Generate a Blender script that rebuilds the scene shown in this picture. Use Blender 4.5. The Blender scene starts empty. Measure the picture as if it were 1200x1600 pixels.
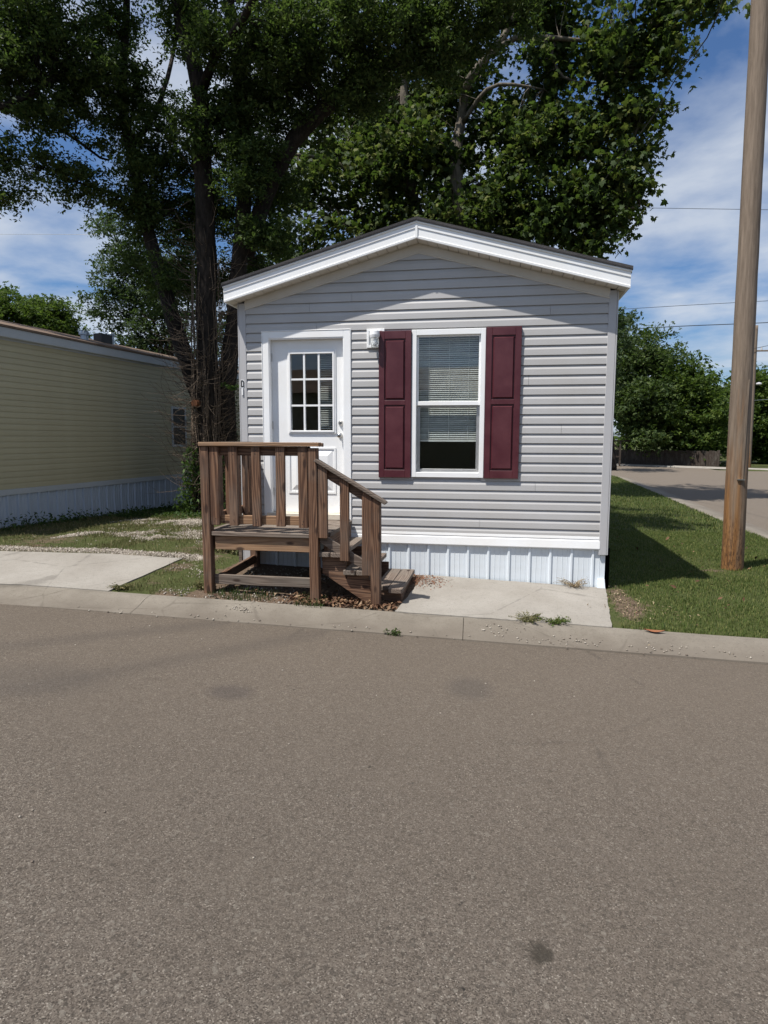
import bpy, bmesh, math, random
import numpy as np
from mathutils import Vector, Matrix

SC = bpy.context.scene
COL = SC.collection
rnd = random.Random(7)
NR = np.random.default_rng(11)

# ------------------------------------------------------------------ camera
CAM_LOC = np.array([2.8863, -7.0169, 1.5913])
YAW, PITCH, ROLL, FPX = -0.173363, 0.114218, 0.002532, 1000.0
_cy, _sy, _cp, _sp = math.cos(YAW), math.sin(YAW), math.cos(PITCH), math.sin(PITCH)
_f = np.array([_sy * _cp, _cy * _cp, -_sp]); _r = np.array([_cy, -_sy, 0.0]); _u = np.cross(_r, _f)
CR = math.cos(ROLL) * _r + math.sin(ROLL) * _u
CU = -math.sin(ROLL) * _r + math.cos(ROLL) * _u
CF = _f
cam = bpy.data.cameras.new('camera')
cam.sensor_fit = 'VERTICAL'; cam.sensor_height = 36.0; cam.lens = 36.0 * FPX / 1600.0
cam.clip_start = 0.05; cam.clip_end = 3000.0
cam_o = bpy.data.objects.new('camera', cam); COL.objects.link(cam_o)
cam_o.matrix_world = Matrix(((CR[0], CU[0], -CF[0], CAM_LOC[0]), (CR[1], CU[1], -CF[1], CAM_LOC[1]),
                             (CR[2], CU[2], -CF[2], CAM_LOC[2]), (0, 0, 0, 1)))
SC.camera = cam_o

# ------------------------------------------------------------------ light
SUN_TO = Vector((-1.1, -1.0, 2.85)).normalized()
EL = math.asin(SUN_TO.z); AZ = math.atan2(SUN_TO.x, SUN_TO.y)
sun = bpy.data.lights.new('sun', 'SUN'); sun.energy = 5.0; sun.angle = math.radians(0.53); sun.color = (1.0, 0.955, 0.89)
sun_o = bpy.data.objects.new('sun', sun); COL.objects.link(sun_o)
sun_o.rotation_euler = SUN_TO.to_track_quat('Z', 'Y').to_euler(); sun_o.location = (-11, -12, 30)

W = bpy.data.worlds.new('World'); SC.world = W; W.use_nodes = True
nt = W.node_tree; nt.nodes.clear()
def wn(t, **k):
    n = nt.nodes.new(t)
    for a, b in k.items(): setattr(n, a, b)
    return n
sky = wn('ShaderNodeTexSky', sky_type='NISHITA', sun_disc=False, sun_elevation=EL, sun_rotation=AZ % (2 * math.pi),
         air_density=1.0, dust_density=1.2, ozone_density=2.2)
tc = wn('ShaderNodeTexCoord'); sep = wn('ShaderNodeSeparateXYZ')
nt.links.new(tc.outputs['Generated'], sep.inputs[0])
mz = wn('ShaderNodeMath', operation='MAXIMUM'); mz.inputs[1].default_value = 0.0
nt.links.new(sep.outputs['Z'], mz.inputs[0])
ad = wn('ShaderNodeMath', operation='ADD'); ad.inputs[1].default_value = 0.16
nt.links.new(mz.outputs[0], ad.inputs[0])
dv = wn('ShaderNodeVectorMath', operation='DIVIDE')
cmb = wn('ShaderNodeCombineXYZ')
for i in range(3): nt.links.new(ad.outputs[0], cmb.inputs[i])
nt.links.new(tc.outputs['Generated'], dv.inputs[0]); nt.links.new(cmb.outputs[0], dv.inputs[1])
mp = wn('ShaderNodeMapping'); mp.inputs['Scale'].default_value = (1.0, 1.0, 0.0); mp.inputs['Location'].default_value = (0.7, 3.1, 0)
nt.links.new(dv.outputs[0], mp.inputs[0])
n1 = wn('ShaderNodeTexNoise'); n1.inputs['Scale'].default_value = 1.7; n1.inputs['Detail'].default_value = 7.0; n1.inputs['Roughness'].default_value = 0.54; n1.inputs['Distortion'].default_value = 0.25
nt.links.new(mp.outputs[0], n1.inputs[0])
rp = wn('ShaderNodeValToRGB'); rp.color_ramp.elements[0].position = 0.37; rp.color_ramp.elements[1].position = 0.60
rp.color_ramp.elements[0].color = (0, 0, 0, 1); rp.color_ramp.elements[1].color = (1, 1, 1, 1)
nt.links.new(n1.outputs[0], rp.inputs[0])
fm = wn('ShaderNodeMath', operation='MULTIPLY'); fm.inputs[1].default_value = 0.78
nt.links.new(rp.outputs[0], fm.inputs[0])
mixc = wn('ShaderNodeMix', data_type='RGBA'); mixc.inputs[7].default_value = (7.0, 7.6, 8.5, 1)
tint = wn('ShaderNodeMix', data_type='RGBA', blend_type='MULTIPLY'); tint.inputs[0].default_value = 1.0
tint.inputs[7].default_value = (0.72, 0.96, 1.24, 1)
nt.links.new(sky.outputs[0], tint.inputs[6])
nt.links.new(fm.outputs[0], mixc.inputs[0]); nt.links.new(tint.outputs[2], mixc.inputs[6])
bg = wn('ShaderNodeBackground'); bg.inputs['Strength'].default_value = 0.070
wo = wn('ShaderNodeOutputWorld')
nt.links.new(mixc.outputs[2], bg.inputs['Color']); nt.links.new(bg.outputs[0], wo.inputs['Surface'])

SC.view_settings.view_transform = 'Standard'; SC.view_settings.look = 'None'
SC.view_settings.exposure = 0.42; SC.view_settings.gamma = 1.0; SC.view_settings.use_curve_mapping = False
SC.render.engine = 'CYCLES'
SC.cycles.max_bounces = 8; SC.cycles.transparent_max_bounces = 16; SC.cycles.diffuse_bounces = 4

# ------------------------------------------------------------------ helpers
def at(px, py, Y):
    """world point that lies in the vertical plane y = Y behind a measured direction"""
    d = CF + CR * (px - 600) / FPX - CU * (py - 800) / FPX
    t = (Y - CAM_LOC[1]) / d[1]
    return CAM_LOC + t * d

class MB:
    def __init__(s): s.v = []; s.f = []
    def add(s, vs, fs):
        b = len(s.v); s.v += [tuple(map(float, v)) for v in vs]; s.f += [tuple(b + i for i in f) for f in fs]; return s
    def box(s, x0, x1, y0, y1, z0, z1):
        return s.add([(x0, y0, z0), (x1, y0, z0), (x1, y1, z0), (x0, y1, z0), (x0, y0, z1), (x1, y0, z1), (x1, y1, z1), (x0, y1, z1)],
                     [(0, 3, 2, 1), (4, 5, 6, 7), (0, 1, 5, 4), (1, 2, 6, 5), (2, 3, 7, 6), (3, 0, 4, 7)])
    def prism(s, poly, a0, a1, axis):
        """polygon extruded along an axis; poly is in the two other axes in order"""
        n = len(poly)
        def mk(p, a):
            return {'x': (a, p[0], p[1]), 'y': (p[0], a, p[1]), 'z': (p[0], p[1], a)}[axis]
        vs = [mk(p, a0) for p in poly] + [mk(p, a1) for p in poly]
        fs = [tuple(range(n)), tuple(range(2 * n - 1, n - 1, -1))] + [(i, (i + 1) % n, n + (i + 1) % n, n + i) for i in range(n)]
        return s.add(vs, fs)
    def tube(s, pts, rads, n=6, cap=True, jit=0.0, seed=0):
        R = random.Random(seed)
        pts = [Vector(p) for p in pts]; m = len(pts)
        if not hasattr(rads, '__len__'): rads = [rads] * m
        b = len(s.v); up = None
        for i, p in enumerate(pts):
            t = (pts[min(i + 1, m - 1)] - pts[max(i - 1, 0)]).normalized()
            if up is None:
                up = t.orthogonal().normalized()
            else:
                up = (up - t * up.dot(t))
                up = up.normalized() if up.length > 1e-6 else t.orthogonal().normalized()
            w = t.cross(up)
            for k in range(n):
                a = 2 * math.pi * k / n; r = rads[i] * (1 + (R.uniform(-jit, jit) if jit else 0))
                s.v.append(tuple(p + (up * math.cos(a) + w * math.sin(a)) * r))
        for i in range(m - 1):
            for k in range(n):
                k2 = (k + 1) % n
                s.f.append((b + i * n + k, b + i * n + k2, b + (i + 1) * n + k2, b + (i + 1) * n + k))
        if cap:
            s.f.append(tuple(b + k for k in range(n - 1, -1, -1))); s.f.append(tuple(b + (m - 1) * n + k for k in range(n)))
        return s
    def lathe(s, prof, c, n=16, axis='z'):
        b = len(s.v)
        for r, h in prof:
            for k in range(n):
                a = 2 * math.pi * k / n; x, y = r * math.cos(a), r * math.sin(a)
                s.v.append({'z': (c[0] + x, c[1] + y, c[2] + h), 'y': (c[0] + x, c[1] + h, c[2] + y), 'x': (c[0] + h, c[1] + x, c[2] + y)}[axis])
        for i in range(len(prof) - 1):
            for k in range(n):
                k2 = (k + 1) % n
                s.f.append((b + i * n + k, b + i * n + k2, b + (i + 1) * n + k2, b + (i + 1) * n + k))
        s.f.append(tuple(b + k for k in range(n - 1, -1, -1))); s.f.append(tuple(b + (len(prof) - 1) * n + k for k in range(n)))
        return s
    def mesh(s, name, mat, smooth=False, bev=0.0):
        me = bpy.data.meshes.new(name); me.from_pydata(s.v, [], s.f)
        bm = bmesh.new(); bm.from_mesh(me)
        bmesh.ops.recalc_face_normals(bm, faces=bm.faces)
        if bev > 0:
            bmesh.ops.bevel(bm, geom=[e for e in bm.edges if len(e.link_faces) == 2 and e.calc_face_angle(0) > 0.5], offset=bev, segments=1, affect='EDGES')
        bm.to_mesh(me); bm.free()
        if mat: me.materials.append(mat)
        if smooth: me.polygons.foreach_set('use_smooth', [True] * len(me.polygons))
        return me
    def build(s, name, mat, parent=None, smooth=False, bev=0.0, kind=None, label=None):
        return link(name, s.mesh(name, mat, smooth, bev), parent, kind, label)

def link(name, me, parent=None, kind=None, label=None, loc=None):
    o = bpy.data.objects.new(name, me); COL.objects.link(o)
    if parent: o.parent = parent
    if loc is not None: o.location = loc
    if kind: o['kind'] = kind
    if label: o['label'] = label
    return o

def tag(o, label, cat=None, group=None, kind=None):
    o['label'] = label
    if cat: o['category'] = cat
    if group: o['group'] = group
    if kind: o['kind'] = kind
    return o

def empty(name, loc, label, cat, group=None, rz=0.0):
    o = bpy.data.objects.new(name, None); COL.objects.link(o); o.empty_display_size = 0.2
    o.location = loc; o.rotation_euler = (0, 0, rz)
    return tag(o, label, cat, group)

def np_mesh(name, V, F, mat, smooth=False):
    """V (n,3), F (m,k) arrays"""
    me = bpy.data.meshes.new(name); n, m, k = len(V), len(F), F.shape[1]
    me.vertices.add(n); me.vertices.foreach_set('co', np.ascontiguousarray(V, dtype=np.float32).ravel())
    me.loops.add(m * k); me.loops.foreach_set('vertex_index', np.ascontiguousarray(F, dtype=np.int32).ravel())
    me.polygons.add(m); me.polygons.foreach_set('loop_start', np.arange(0, m * k, k, dtype=np.int32))
    me.polygons.foreach_set('loop_total', np.full(m, k, dtype=np.int32))
    if smooth: me.polygons.foreach_set('use_smooth', np.ones(m, dtype=bool))
    me.update(calc_edges=True); me.validate()
    if mat: me.materials.append(mat)
    return me

def vnoise(x, y, s, seed=0):
    """smooth value noise 0..1"""
    X = np.asarray(x, float) * s; Y = np.asarray(y, float) * s
    xi = np.floor(X).astype(np.int64); yi = np.floor(Y).astype(np.int64); fx = X - xi; fy = Y - yi
    fx = fx * fx * (3 - 2 * fx); fy = fy * fy * (3 - 2 * fy)
    def h(a, b):
        q = np.sin(a * 127.1 + b * 311.7 + seed * 74.7) * 43758.5453
        return q - np.floor(q)
    return (h(xi, yi) * (1 - fx) + h(xi + 1, yi) * fx) * (1 - fy) + (h(xi, yi + 1) * (1 - fx) + h(xi + 1, yi + 1) * fx) * fy

# ------------------------------------------------------------------ materials
class M:
    def __init__(s, name):
        s.m = bpy.data.materials.new(name); s.m.use_nodes = True; s.t = s.m.node_tree; s.t.nodes.clear()
        s.out = s.n('ShaderNodeOutputMaterial'); s._co = None
    def n(s, t, **k):
        n = s.t.nodes.new(t)
        for a, b in k.items(): setattr(n, a, b)
        return n
    def l(s, a, b): s.t.links.new(a, b)
    def co(s):
        if s._co is None: s._co = s.n('ShaderNodeTexCoord').outputs['Object']
        return s._co
    def map(s, scale, co=None):
        m = s.n('ShaderNodeMapping'); m.inputs['Scale'].default_value = scale if hasattr(scale, '__len__') else (scale,) * 3
        s.l(co or s.co(), m.inputs[0]); return m.outputs[0]
    def noise(s, scale, detail=4, rough=0.55, dist=0.0, co=None):
        n = s.n('ShaderNodeTexNoise'); n.inputs['Scale'].default_value = scale; n.inputs['Detail'].default_value = detail
        n.inputs['Roughness'].default_value = rough; n.inputs['Distortion'].default_value = dist
        s.l(co or s.co(), n.inputs[0]); return n.outputs[0]
    def vor(s, scale, out='Color', feat='F1', co=None):
        n = s.n('ShaderNodeTexVoronoi', feature=feat); n.inputs['Scale'].default_value = scale
        s.l(co or s.co(), n.inputs[0]); return n.outputs[out]
    def ramp(s, f, stops, interp='LINEAR'):
        r = s.n('ShaderNodeValToRGB'); e = r.color_ramp.elements; r.color_ramp.interpolation = interp
        while len(e) < len(stops): e.new(0.5)
        for q, (p, c) in zip(e, stops):
            q.position = p; q.color = tuple(c if hasattr(c, '__len__') else (c, c, c))[:3] + (1,)
        s.l(f, r.inputs[0]); return r.outputs[0]
    def mix(s, f, a, b, mode='MIX'):
        m = s.n('ShaderNodeMix', data_type='RGBA', blend_type=mode)
        for v, i in ((f, 0), (a, 6), (b, 7)):
            if hasattr(v, 'is_linked'): s.l(v, m.inputs[i])
            elif i == 0: m.inputs[0].default_value = v
            else: m.inputs[i].default_value = tuple(v) + (1,)
        return m.outputs[2]
    def math(s, op, a, b=None, clamp=False):
        m = s.n('ShaderNodeMath', operation=op, use_clamp=clamp)
        for v, i in ((a, 0), (b, 1)):
            if v is None: continue
            if hasattr(v, 'is_linked'): s.l(v, m.inputs[i])
            else: m.inputs[i].default_value = v
        return m.outputs[0]
    def bump(s, h, strength=0.3, dist=0.01):
        b = s.n('ShaderNodeBump'); b.inputs['Strength'].default_value = strength; b.inputs['Distance'].default_value = dist
        s.l(h, b.inputs['Height']); return b.outputs[0]
    def pbr(s, color, rough=0.6, metal=0.0, normal=None, spec=0.5):
        p = s.n('ShaderNodeBsdfPrincipled')
        if hasattr(color, 'is_linked'): s.l(color, p.inputs['Base Color'])
        else: p.inputs['Base Color'].default_value = tuple(color) + (1,)
        if hasattr(rough, 'is_linked'): s.l(rough, p.inputs['Roughness'])
        else: p.inputs['Roughness'].default_value = rough
        p.inputs['Metallic'].default_value = metal; p.inputs['Specular IOR Level'].default_value = spec
        if normal is not None: s.l(normal, p.inputs['Normal'])
        s.p = p; return p
    def done(s, sh=None):
        s.l((sh or s.p).outputs[0], s.out.inputs['Surface']); return s.m
    def rand(s): return s.n('ShaderNodeObjectInfo').outputs['Random']
    def island(s): return s.n('ShaderNodeNewGeometry').outputs['Random Per Island']

def painted(name, col, rough=0.45, dirt=0.10, scale=3.0, bumps=0.0, bs=(60, 60, 60), per_piece=0.05):
    m = M(name); d = m.noise(scale, 6, 0.65)
    c = m.mix(m.ramp(d, [(0.35, 0.0), (0.75, 1.0)]), col, [v * (1 - dirt) * k for v, k in zip(col, (1, .98, .94))])
    if per_piece:
        r = m.math('MULTIPLY', m.rand(), per_piece)
        c = m.mix(r, c, [0.0, 0.0, 0.0])
    nrm = m.bump(m.noise(1.0, 5, 0.6, co=m.map(bs)), bumps, 0.002) if bumps else None
    m.pbr(c, m.ramp(d, [(0.3, rough - .06), (0.8, rough + .12)]), normal=nrm); return m.done()

m_siding = painted('grey_vinyl', (0.445, 0.44, 0.44), 0.5, 0.09, 1.6, 0.12, (6, 90, 90), 0.05)
m_corner = painted('grey_corner', (0.44, 0.44, 0.455), 0.5, 0.06, 1.5, 0, per_piece=0.03)
m_white = painted('white_trim', (0.86, 0.87, 0.88), 0.4, 0.07, 2.5, 0, per_piece=0.02)
m_skirt = painted('white_skirting', (0.71, 0.77, 0.83), 0.42, 0.13, 3.5, 0, per_piece=0.04)
m_soffit = painted('almond_soffit', (0.62, 0.585, 0.53), 0.55, 0.08, 4, 0, per_piece=0.05)
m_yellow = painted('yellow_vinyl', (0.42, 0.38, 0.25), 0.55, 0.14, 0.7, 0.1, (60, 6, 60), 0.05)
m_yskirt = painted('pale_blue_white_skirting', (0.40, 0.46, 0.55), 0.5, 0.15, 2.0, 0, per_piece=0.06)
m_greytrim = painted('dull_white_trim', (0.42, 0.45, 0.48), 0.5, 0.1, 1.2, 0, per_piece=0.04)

def mk_maroon():
    m = M('maroon_plastic'); d = m.noise(5, 4, 0.6)
    c = m.mix(m.ramp(d, [(0.4, 0.0), (0.8, 1.0)]), (0.066, 0.012, 0.018), (0.105, 0.030, 0.036))
    m.pbr(c, 0.42, normal=m.bump(m.noise(1, 4, 0.6, co=m.map((140, 140, 10))), 0.12, 0.001)); return m.done()
m_maroon = mk_maroon()

def wood(name, axis, dark, mid, light, grey=0.0):
    m = M(name)
    st = [9.0, 9.0, 9.0]; st['xyz'.index(axis)] = 0.55
    info = m.n('ShaderNodeObjectInfo')
    off = m.n('ShaderNodeVectorMath', operation='SCALE'); 
    cmb = m.n('ShaderNodeCombineXYZ')
    for i, k in enumerate((17.0, 31.0, 23.0)): m.l(m.math('MULTIPLY', info.outputs['Random'], k), cmb.inputs[i])
    addv = m.n('ShaderNodeVectorMath', operation='ADD'); m.l(m.co(), addv.inputs[0]); m.l(cmb.outputs[0], addv.inputs[1])
    co = m.map(st, addv.outputs[0])
    warp = m.noise(0.9, 3, 0.5, 0.0, co)
    sc = m.n('ShaderNodeVectorMath', operation='MULTIPLY_ADD')
    wcol = m.n('ShaderNodeTexNoise'); wcol.inputs['Scale'].default_value = 0.8; wcol.inputs['Detail'].default_value = 2.5; m.l(co, wcol.inputs[0])
    m.l(wcol.outputs['Color'], sc.inputs[0]); sc.inputs[1].default_value = (1.6, 1.6, 1.6); m.l(co, sc.inputs[2])
    wv = m.n('ShaderNodeTexWave', wave_type='RINGS', rings_direction=axis.upper()); wv.inputs['Scale'].default_value = 2.4
    wv.inputs['Distortion'].default_value = 1.2; wv.inputs['Detail'].default_value = 2; m.l(sc.outputs[0], wv.inputs[0])
    st2 = [170.0, 170.0, 170.0]; st2['xyz'.index(axis)] = 5.0
    fine = m.noise(1.0, 3, 0.6, 0, m.map(st2, addv.outputs[0]))
    g = m.math('ADD', m.math('MULTIPLY', wv.outputs['Fac'], 0.42), m.math('MULTIPLY', fine, 0.62))
    c = m.ramp(g, [(0.12, dark), (0.45, mid), (0.85, light)])
    big = m.noise(2.2, 4, 0.6, 0, addv.outputs[0])
    c = m.mix(m.ramp(big, [(0.45, 0.0), (0.75, 0.38 + grey * .5)]), c, [0.20 - .02, 0.165, 0.14])
    c = m.mix(m.math('MULTIPLY', info.outputs['Random'], 0.30), c, (0.035, 0.02, 0.014))
    # knots
    kn = m.vor(3.2, 'Distance', co=m.map([3.0 if a != axis else 1.2 for a in 'xyz'], addv.outputs[0]))
    c = m.mix(m.ramp(kn, [(0.0, 0.95), (0.14, 0.8), (0.22, 0.0)]), c, (0.03, 0.015, 0.01))
    m.pbr(c, 0.75, normal=m.bump(g, 0.55, 0.004), spec=0.3); return m.done()
DK, MD, LT = (0.024, 0.012, 0.008), (0.118, 0.058, 0.033), (0.27, 0.155, 0.093)
m_wood = {a: wood('weathered_brown_wood_' + a, a, DK, MD, LT) for a in 'xyz'}
m_tan = {a: wood('tan_wood_' + a, a, (0.13, 0.068, 0.036), (0.27, 0.155, 0.085), (0.36, 0.225, 0.13)) for a in 'x'}
m_deck = {a: wood('grey_deck_wood_' + a, a, (0.075, 0.052, 0.040), (0.15, 0.115, 0.092), (0.25, 0.20, 0.16), 0.6) for a in 'xy'}

def mk_asphalt():
    m = M('worn_asphalt'); P = m.co()
    v = m.vor(225.0, 'Color'); v2 = m.vor(75.0, 'Color')
    vs = m.n('ShaderNodeSeparateColor'); m.l(v, vs.inputs[0]); vs2 = m.n('ShaderNodeSeparateColor'); m.l(v2, vs2.inputs[0])
    c = m.ramp(vs.outputs[0], [(0.0, (0.016, 0.013, 0.011)), (0.22, (0.060, 0.049, 0.040)), (0.55, (0.100, 0.083, 0.068)), (0.84, (0.136, 0.115, 0.096)), (0.95, (0.180, 0.156, 0.128)), (1.0, (0.28, 0.25, 0.215))])
    c = m.mix(m.ramp(vs2.outputs[1], [(0.95, 0.0), (0.99, 0.5)]), c, (0.22, 0.20, 0.17))
    c = m.mix(m.ramp(vs2.outputs[0], [(0.0, 0.7), (0.12, 0.0)]), c, (0.022, 0.019, 0.016))
    big = m.noise(0.55, 5, 0.6)
    c = m.mix(m.ramp(big, [(0.35, 0.0), (0.7, 0.34)]), c, (0.054, 0.046, 0.038))
    mid = m.noise(3.2, 5, 0.65)
    c = m.mix(m.ramp(mid, [(0.45, 0.0), (0.8, 0.20)]), c, (0.135, 0.115, 0.095))
    # dusty lighter margin near the kerb, darker centre
    sp = m.n('ShaderNodeSeparateXYZ'); m.l(P, sp.inputs[0])
    edge = m.math('ADD', sp.outputs['Y'], m.math('MULTIPLY', m.noise(1.1, 3), 1.2))
    c = m.mix(m.ramp(m.math('MULTIPLY', m.math('ADD', edge, 6.5), 0.2), [(0.2, 0.0), (0.95, 0.42)]), c, (0.172, 0.136, 0.100))
    # stains at their own places (oil, damp patches)
    wob = m.n('ShaderNodeTexNoise'); wob.inputs['Scale'].default_value = 26.0; wob.inputs['Detail'].default_value = 6; m.l(P, wob.inputs[0])
    wv = m.n('ShaderNodeVectorMath', operation='MULTIPLY_ADD'); m.l(wob.outputs['Color'], wv.inputs[0]); wv.inputs[1].default_value = (0.10, 0.10, 0.0); m.l(P, wv.inputs[2])
    for (x, y, r, ry, k, col) in [(3.07, -4.97, 0.045, 0.05, 0.72, (0.016, 0.013, 0.008)), (1.185, -3.18, 0.17, 0.13, 0.45, (0.05, 0.042, 0.040)), (2.74, -2.70, 0.17, 0.22, 0.34, (0.05, 0.045, 0.042)),
                              (2.806, -5.17, 0.012, 0.014, 0.9, (0.010, 0.009, 0.008)), (2.27, -3.9, 0.016, 0.014, 0.8, (0.014, 0.012, 0.01)), (2.80, -4.80, 0.018, 0.010, .5, (.016, .014, .012)), (0.97, -5.5, 0.10, 0.05, 0.55, (0.014, 0.012, 0.011)),
                              (-0.1, -3.3, .5, .3, .22, (.05, .045, .042)), (4.6, -4.4, .5, .45, .25, (.045, .04, .038))]:
        sb = m.n('ShaderNodeVectorMath', operation='SUBTRACT'); m.l(wv.outputs[0], sb.inputs[0]); sb.inputs[1].default_value = (x + 0.05, y + 0.05, 0)
        ml = m.n('ShaderNodeVectorMath', operation='MULTIPLY'); m.l(sb.outputs[0], ml.inputs[0]); ml.inputs[1].default_value = (1 / r, 1 / ry, 0)
        ln = m.n('ShaderNodeVectorMath', operation='LENGTH'); m.l(ml.outputs[0], ln.inputs[0])
        c = m.mix(m.ramp(m.math('MULTIPLY', ln.outputs['Value'], 0.5), [(0.30, k), (0.40, k * .6), (0.58, 0.0)]), c, col)
    # fine hairline cracks and small dark specks of tar
    ck = m.vor(0.42, 'Distance', 'DISTANCE_TO_EDGE', co=wv.outputs[0])
    ckm = m.math('MULTIPLY', m.ramp(m.math('ADD', ck, m.math('MULTIPLY', m.math('SUBTRACT', m.noise(2.5, 4), .5), 0.05)), [(0.0, .35), (0.0035, .12), (0.008, 0)]), m.ramp(m.noise(.35, 2), [(.52, 0), (.62, 1)]))
    c = m.mix(ckm, c, (0.02, 0.018, 0.016))
    c = m.mix(m.ramp(m.vor(5.0, 'Distance', co=wv.outputs[0]), [(0.0, .7), (0.035, .45), (0.06, 0.0)]), c, (0.030, 0.026, 0.022))
    # two faint tyre tracks turning into the lot
    for (ax, ay, bx, by) in [(-1.4, -3.3, 0.6, -1.7), (-0.2, -3.6, 1.5, -1.75)]:
        dx, dy = bx - ax, by - ay; L = math.hypot(dx, dy); nx, ny = -dy / L, dx / L
        dt = m.n('ShaderNodeVectorMath', operation='DOT_PRODUCT'); m.l(wv.outputs[0], dt.inputs[0]); dt.inputs[1].default_value = (nx, ny, 0)
        q = m.math('ABSOLUTE', m.math('SUBTRACT', dt.outputs['Value'], ax * nx + ay * ny + .03))
        lm = m.n('ShaderNodeMapRange'); m.l(sp.outputs['X'], lm.inputs[0]); lm.inputs[1].default_value = ax - 1; lm.inputs[2].default_value = bx; 
        f = m.math('MULTIPLY', m.ramp(m.math('MULTIPLY', q, 4.0), [(0.1, 0.24), (0.75, 0.0)]), m.ramp(lm.outputs[0], [(0, 0.2), (.6, 1), (.98, 1), (1, 0)]))
        c = m.mix(f, c, (0.04, 0.035, 0.033))
    c = m.mix(m.ramp(m.noise(38, 4, .7), [(.35, .0), (.75, .30)]), c, (0.05, 0.044, 0.039))
    h = m.math('ADD', vs.outputs[0], m.math('MULTIPLY', m.noise(120, 3), 0.8))
    far = m.ramp(m.math('MULTIPLY', sp.outputs['Y'], 0.1), [(0.1, 0.0), (0.6, 0.38)])  # paler with distance: grazing-view brightening and dust put into the colour
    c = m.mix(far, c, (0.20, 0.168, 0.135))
    m.pbr(c, 0.9, normal=m.bump(h, 0.8, 0.004), spec=0.25); return m.done()
m_asphalt = mk_asphalt()

def mk_concrete(name, base, dark):
    m = M(name); a = m.noise(1.3, 7, 0.65); b = m.noise(22, 5, 0.7); s = m.vor(150, 'Color'); ss = m.n('ShaderNodeSeparateColor'); m.l(s, ss.inputs[0])
    c = m.mix(m.ramp(a, [(0.36, 0.0), (0.68, 0.75)]), base, dark)
    c = m.mix(m.ramp(b, [(0.5, 0.0), (0.85, 0.4)]), c, [v * 0.6 for v in dark])
    c = m.mix(m.ramp(ss.outputs[0], [(0.88, 0), (1, .45)]), c, [v * 0.45 for v in dark])
    hair = m.vor(0.9, 'Distance', 'DISTANCE_TO_EDGE', co=m.map(1.0, m.co()))
    wob = m.math('ADD', hair, m.math('MULTIPLY', m.math('SUBTRACT', m.noise(6, 4), .5), 0.06))
    c = m.mix(m.ramp(wob, [(0.0, 0.35), (0.004, 0.2), (0.010, 0.0)]), c, [v * 0.35 for v in dark])
    m.pbr(c, 0.88, normal=m.bump(m.math('ADD', b, m.math('MULTIPLY', ss.outputs[1], .4)), 0.3, 0.004), spec=0.25); return m.done()
m_conc = mk_concrete('pale_concrete', (0.285, 0.265, 0.235), (0.205, 0.185, 0.158))
m_kerb = mk_concrete('kerb_concrete', (0.222, 0.198, 0.163), (0.115, 0.098, 0.078))
def kerb_dirt():
    t = m_kerb.node_tree; p = [n for n in t.nodes if n.type == 'BSDF_PRINCIPLED'][0]; src = p.inputs['Base Color'].links[0].from_socket
    a = t.nodes.new('ShaderNodeVertexColor'); a.layer_name = 'grime'
    tcn = t.nodes.new('ShaderNodeTexCoord'); nn = t.nodes.new('ShaderNodeTexNoise'); nn.inputs['Scale'].default_value = 2.3; nn.inputs['Detail'].default_value = 6; t.links.new(tcn.outputs['Object'], nn.inputs[0])
    m1 = t.nodes.new('ShaderNodeMath'); m1.operation = 'MULTIPLY'; t.links.new(a.outputs[0], m1.inputs[0]); t.links.new(nn.outputs[0], m1.inputs[1])
    m2 = t.nodes.new('ShaderNodeMath'); m2.operation = 'MULTIPLY'; m2.use_clamp = True; t.links.new(m1.outputs[0], m2.inputs[0]); m2.inputs[1].default_value = 1.45
    mx = t.nodes.new('ShaderNodeMix'); mx.data_type = 'RGBA'; mx.inputs[7].default_value = (0.115, 0.096, 0.077, 1)
    t.links.new(m2.outputs[0], mx.inputs[0]); t.links.new(src, mx.inputs[6]); t.links.new(mx.outputs[2], p.inputs['Base Color'])
kerb_dirt()

def mk_ground():
    m = M('yard_ground')
    at_ = m.n('ShaderNodeVertexColor'); at_.layer_name = 'cover'
    sc = m.n('ShaderNodeSeparateColor'); m.l(at_.outputs[0], sc.inputs[0])
    n = m.noise(3.5, 6, 0.65); f = m.noise(45, 5, 0.7)
    dirt = m.mix(m.ramp(f, [(0.35, 0.0), (0.7, 1.0)]), (0.075, 0.052, 0.036), (0.17, 0.125, 0.088))
    grass = m.mix(m.ramp(f, [(0.3, 0.0), (0.7, 1.0)]), (0.030, 0.040, 0.012), (0.075, 0.086, 0.028))
    grass = m.mix(m.ramp(n, [(0.5, 0.0), (0.75, 0.5)]), grass, (0.10, 0.09, 0.04))
    v = m.vor(55, 'Color'); vs = m.n('ShaderNodeSeparateColor'); m.l(v, vs.inputs[0])
    grav = m.ramp(vs.outputs[0], [(0.0, (0.10, 0.085, 0.07)), (0.5, (0.24, 0.21, 0.175)), (1.0, (0.38, 0.34, 0.29))])
    nz = m.math('MULTIPLY', m.math('SUBTRACT', m.noise(9, 4, .6), 0.5), 0.9)
    c = m.mix(m.ramp(m.math('ADD', sc.outputs[0], nz), [(0.40, 0.0), (0.60, 1.0)]), dirt, grass)
    c = m.mix(m.ramp(m.math('ADD', sc.outputs[1], nz), [(0.42, 0.0), (0.60, 1.0)]), c, grav)
    m.pbr(c, 0.95, normal=m.bump(m.math('ADD', f, m.math('MULTIPLY', vs.outputs[1], .5)), 0.7, 0.02), spec=0.15); return m.done()
m_ground = mk_ground()

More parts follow.
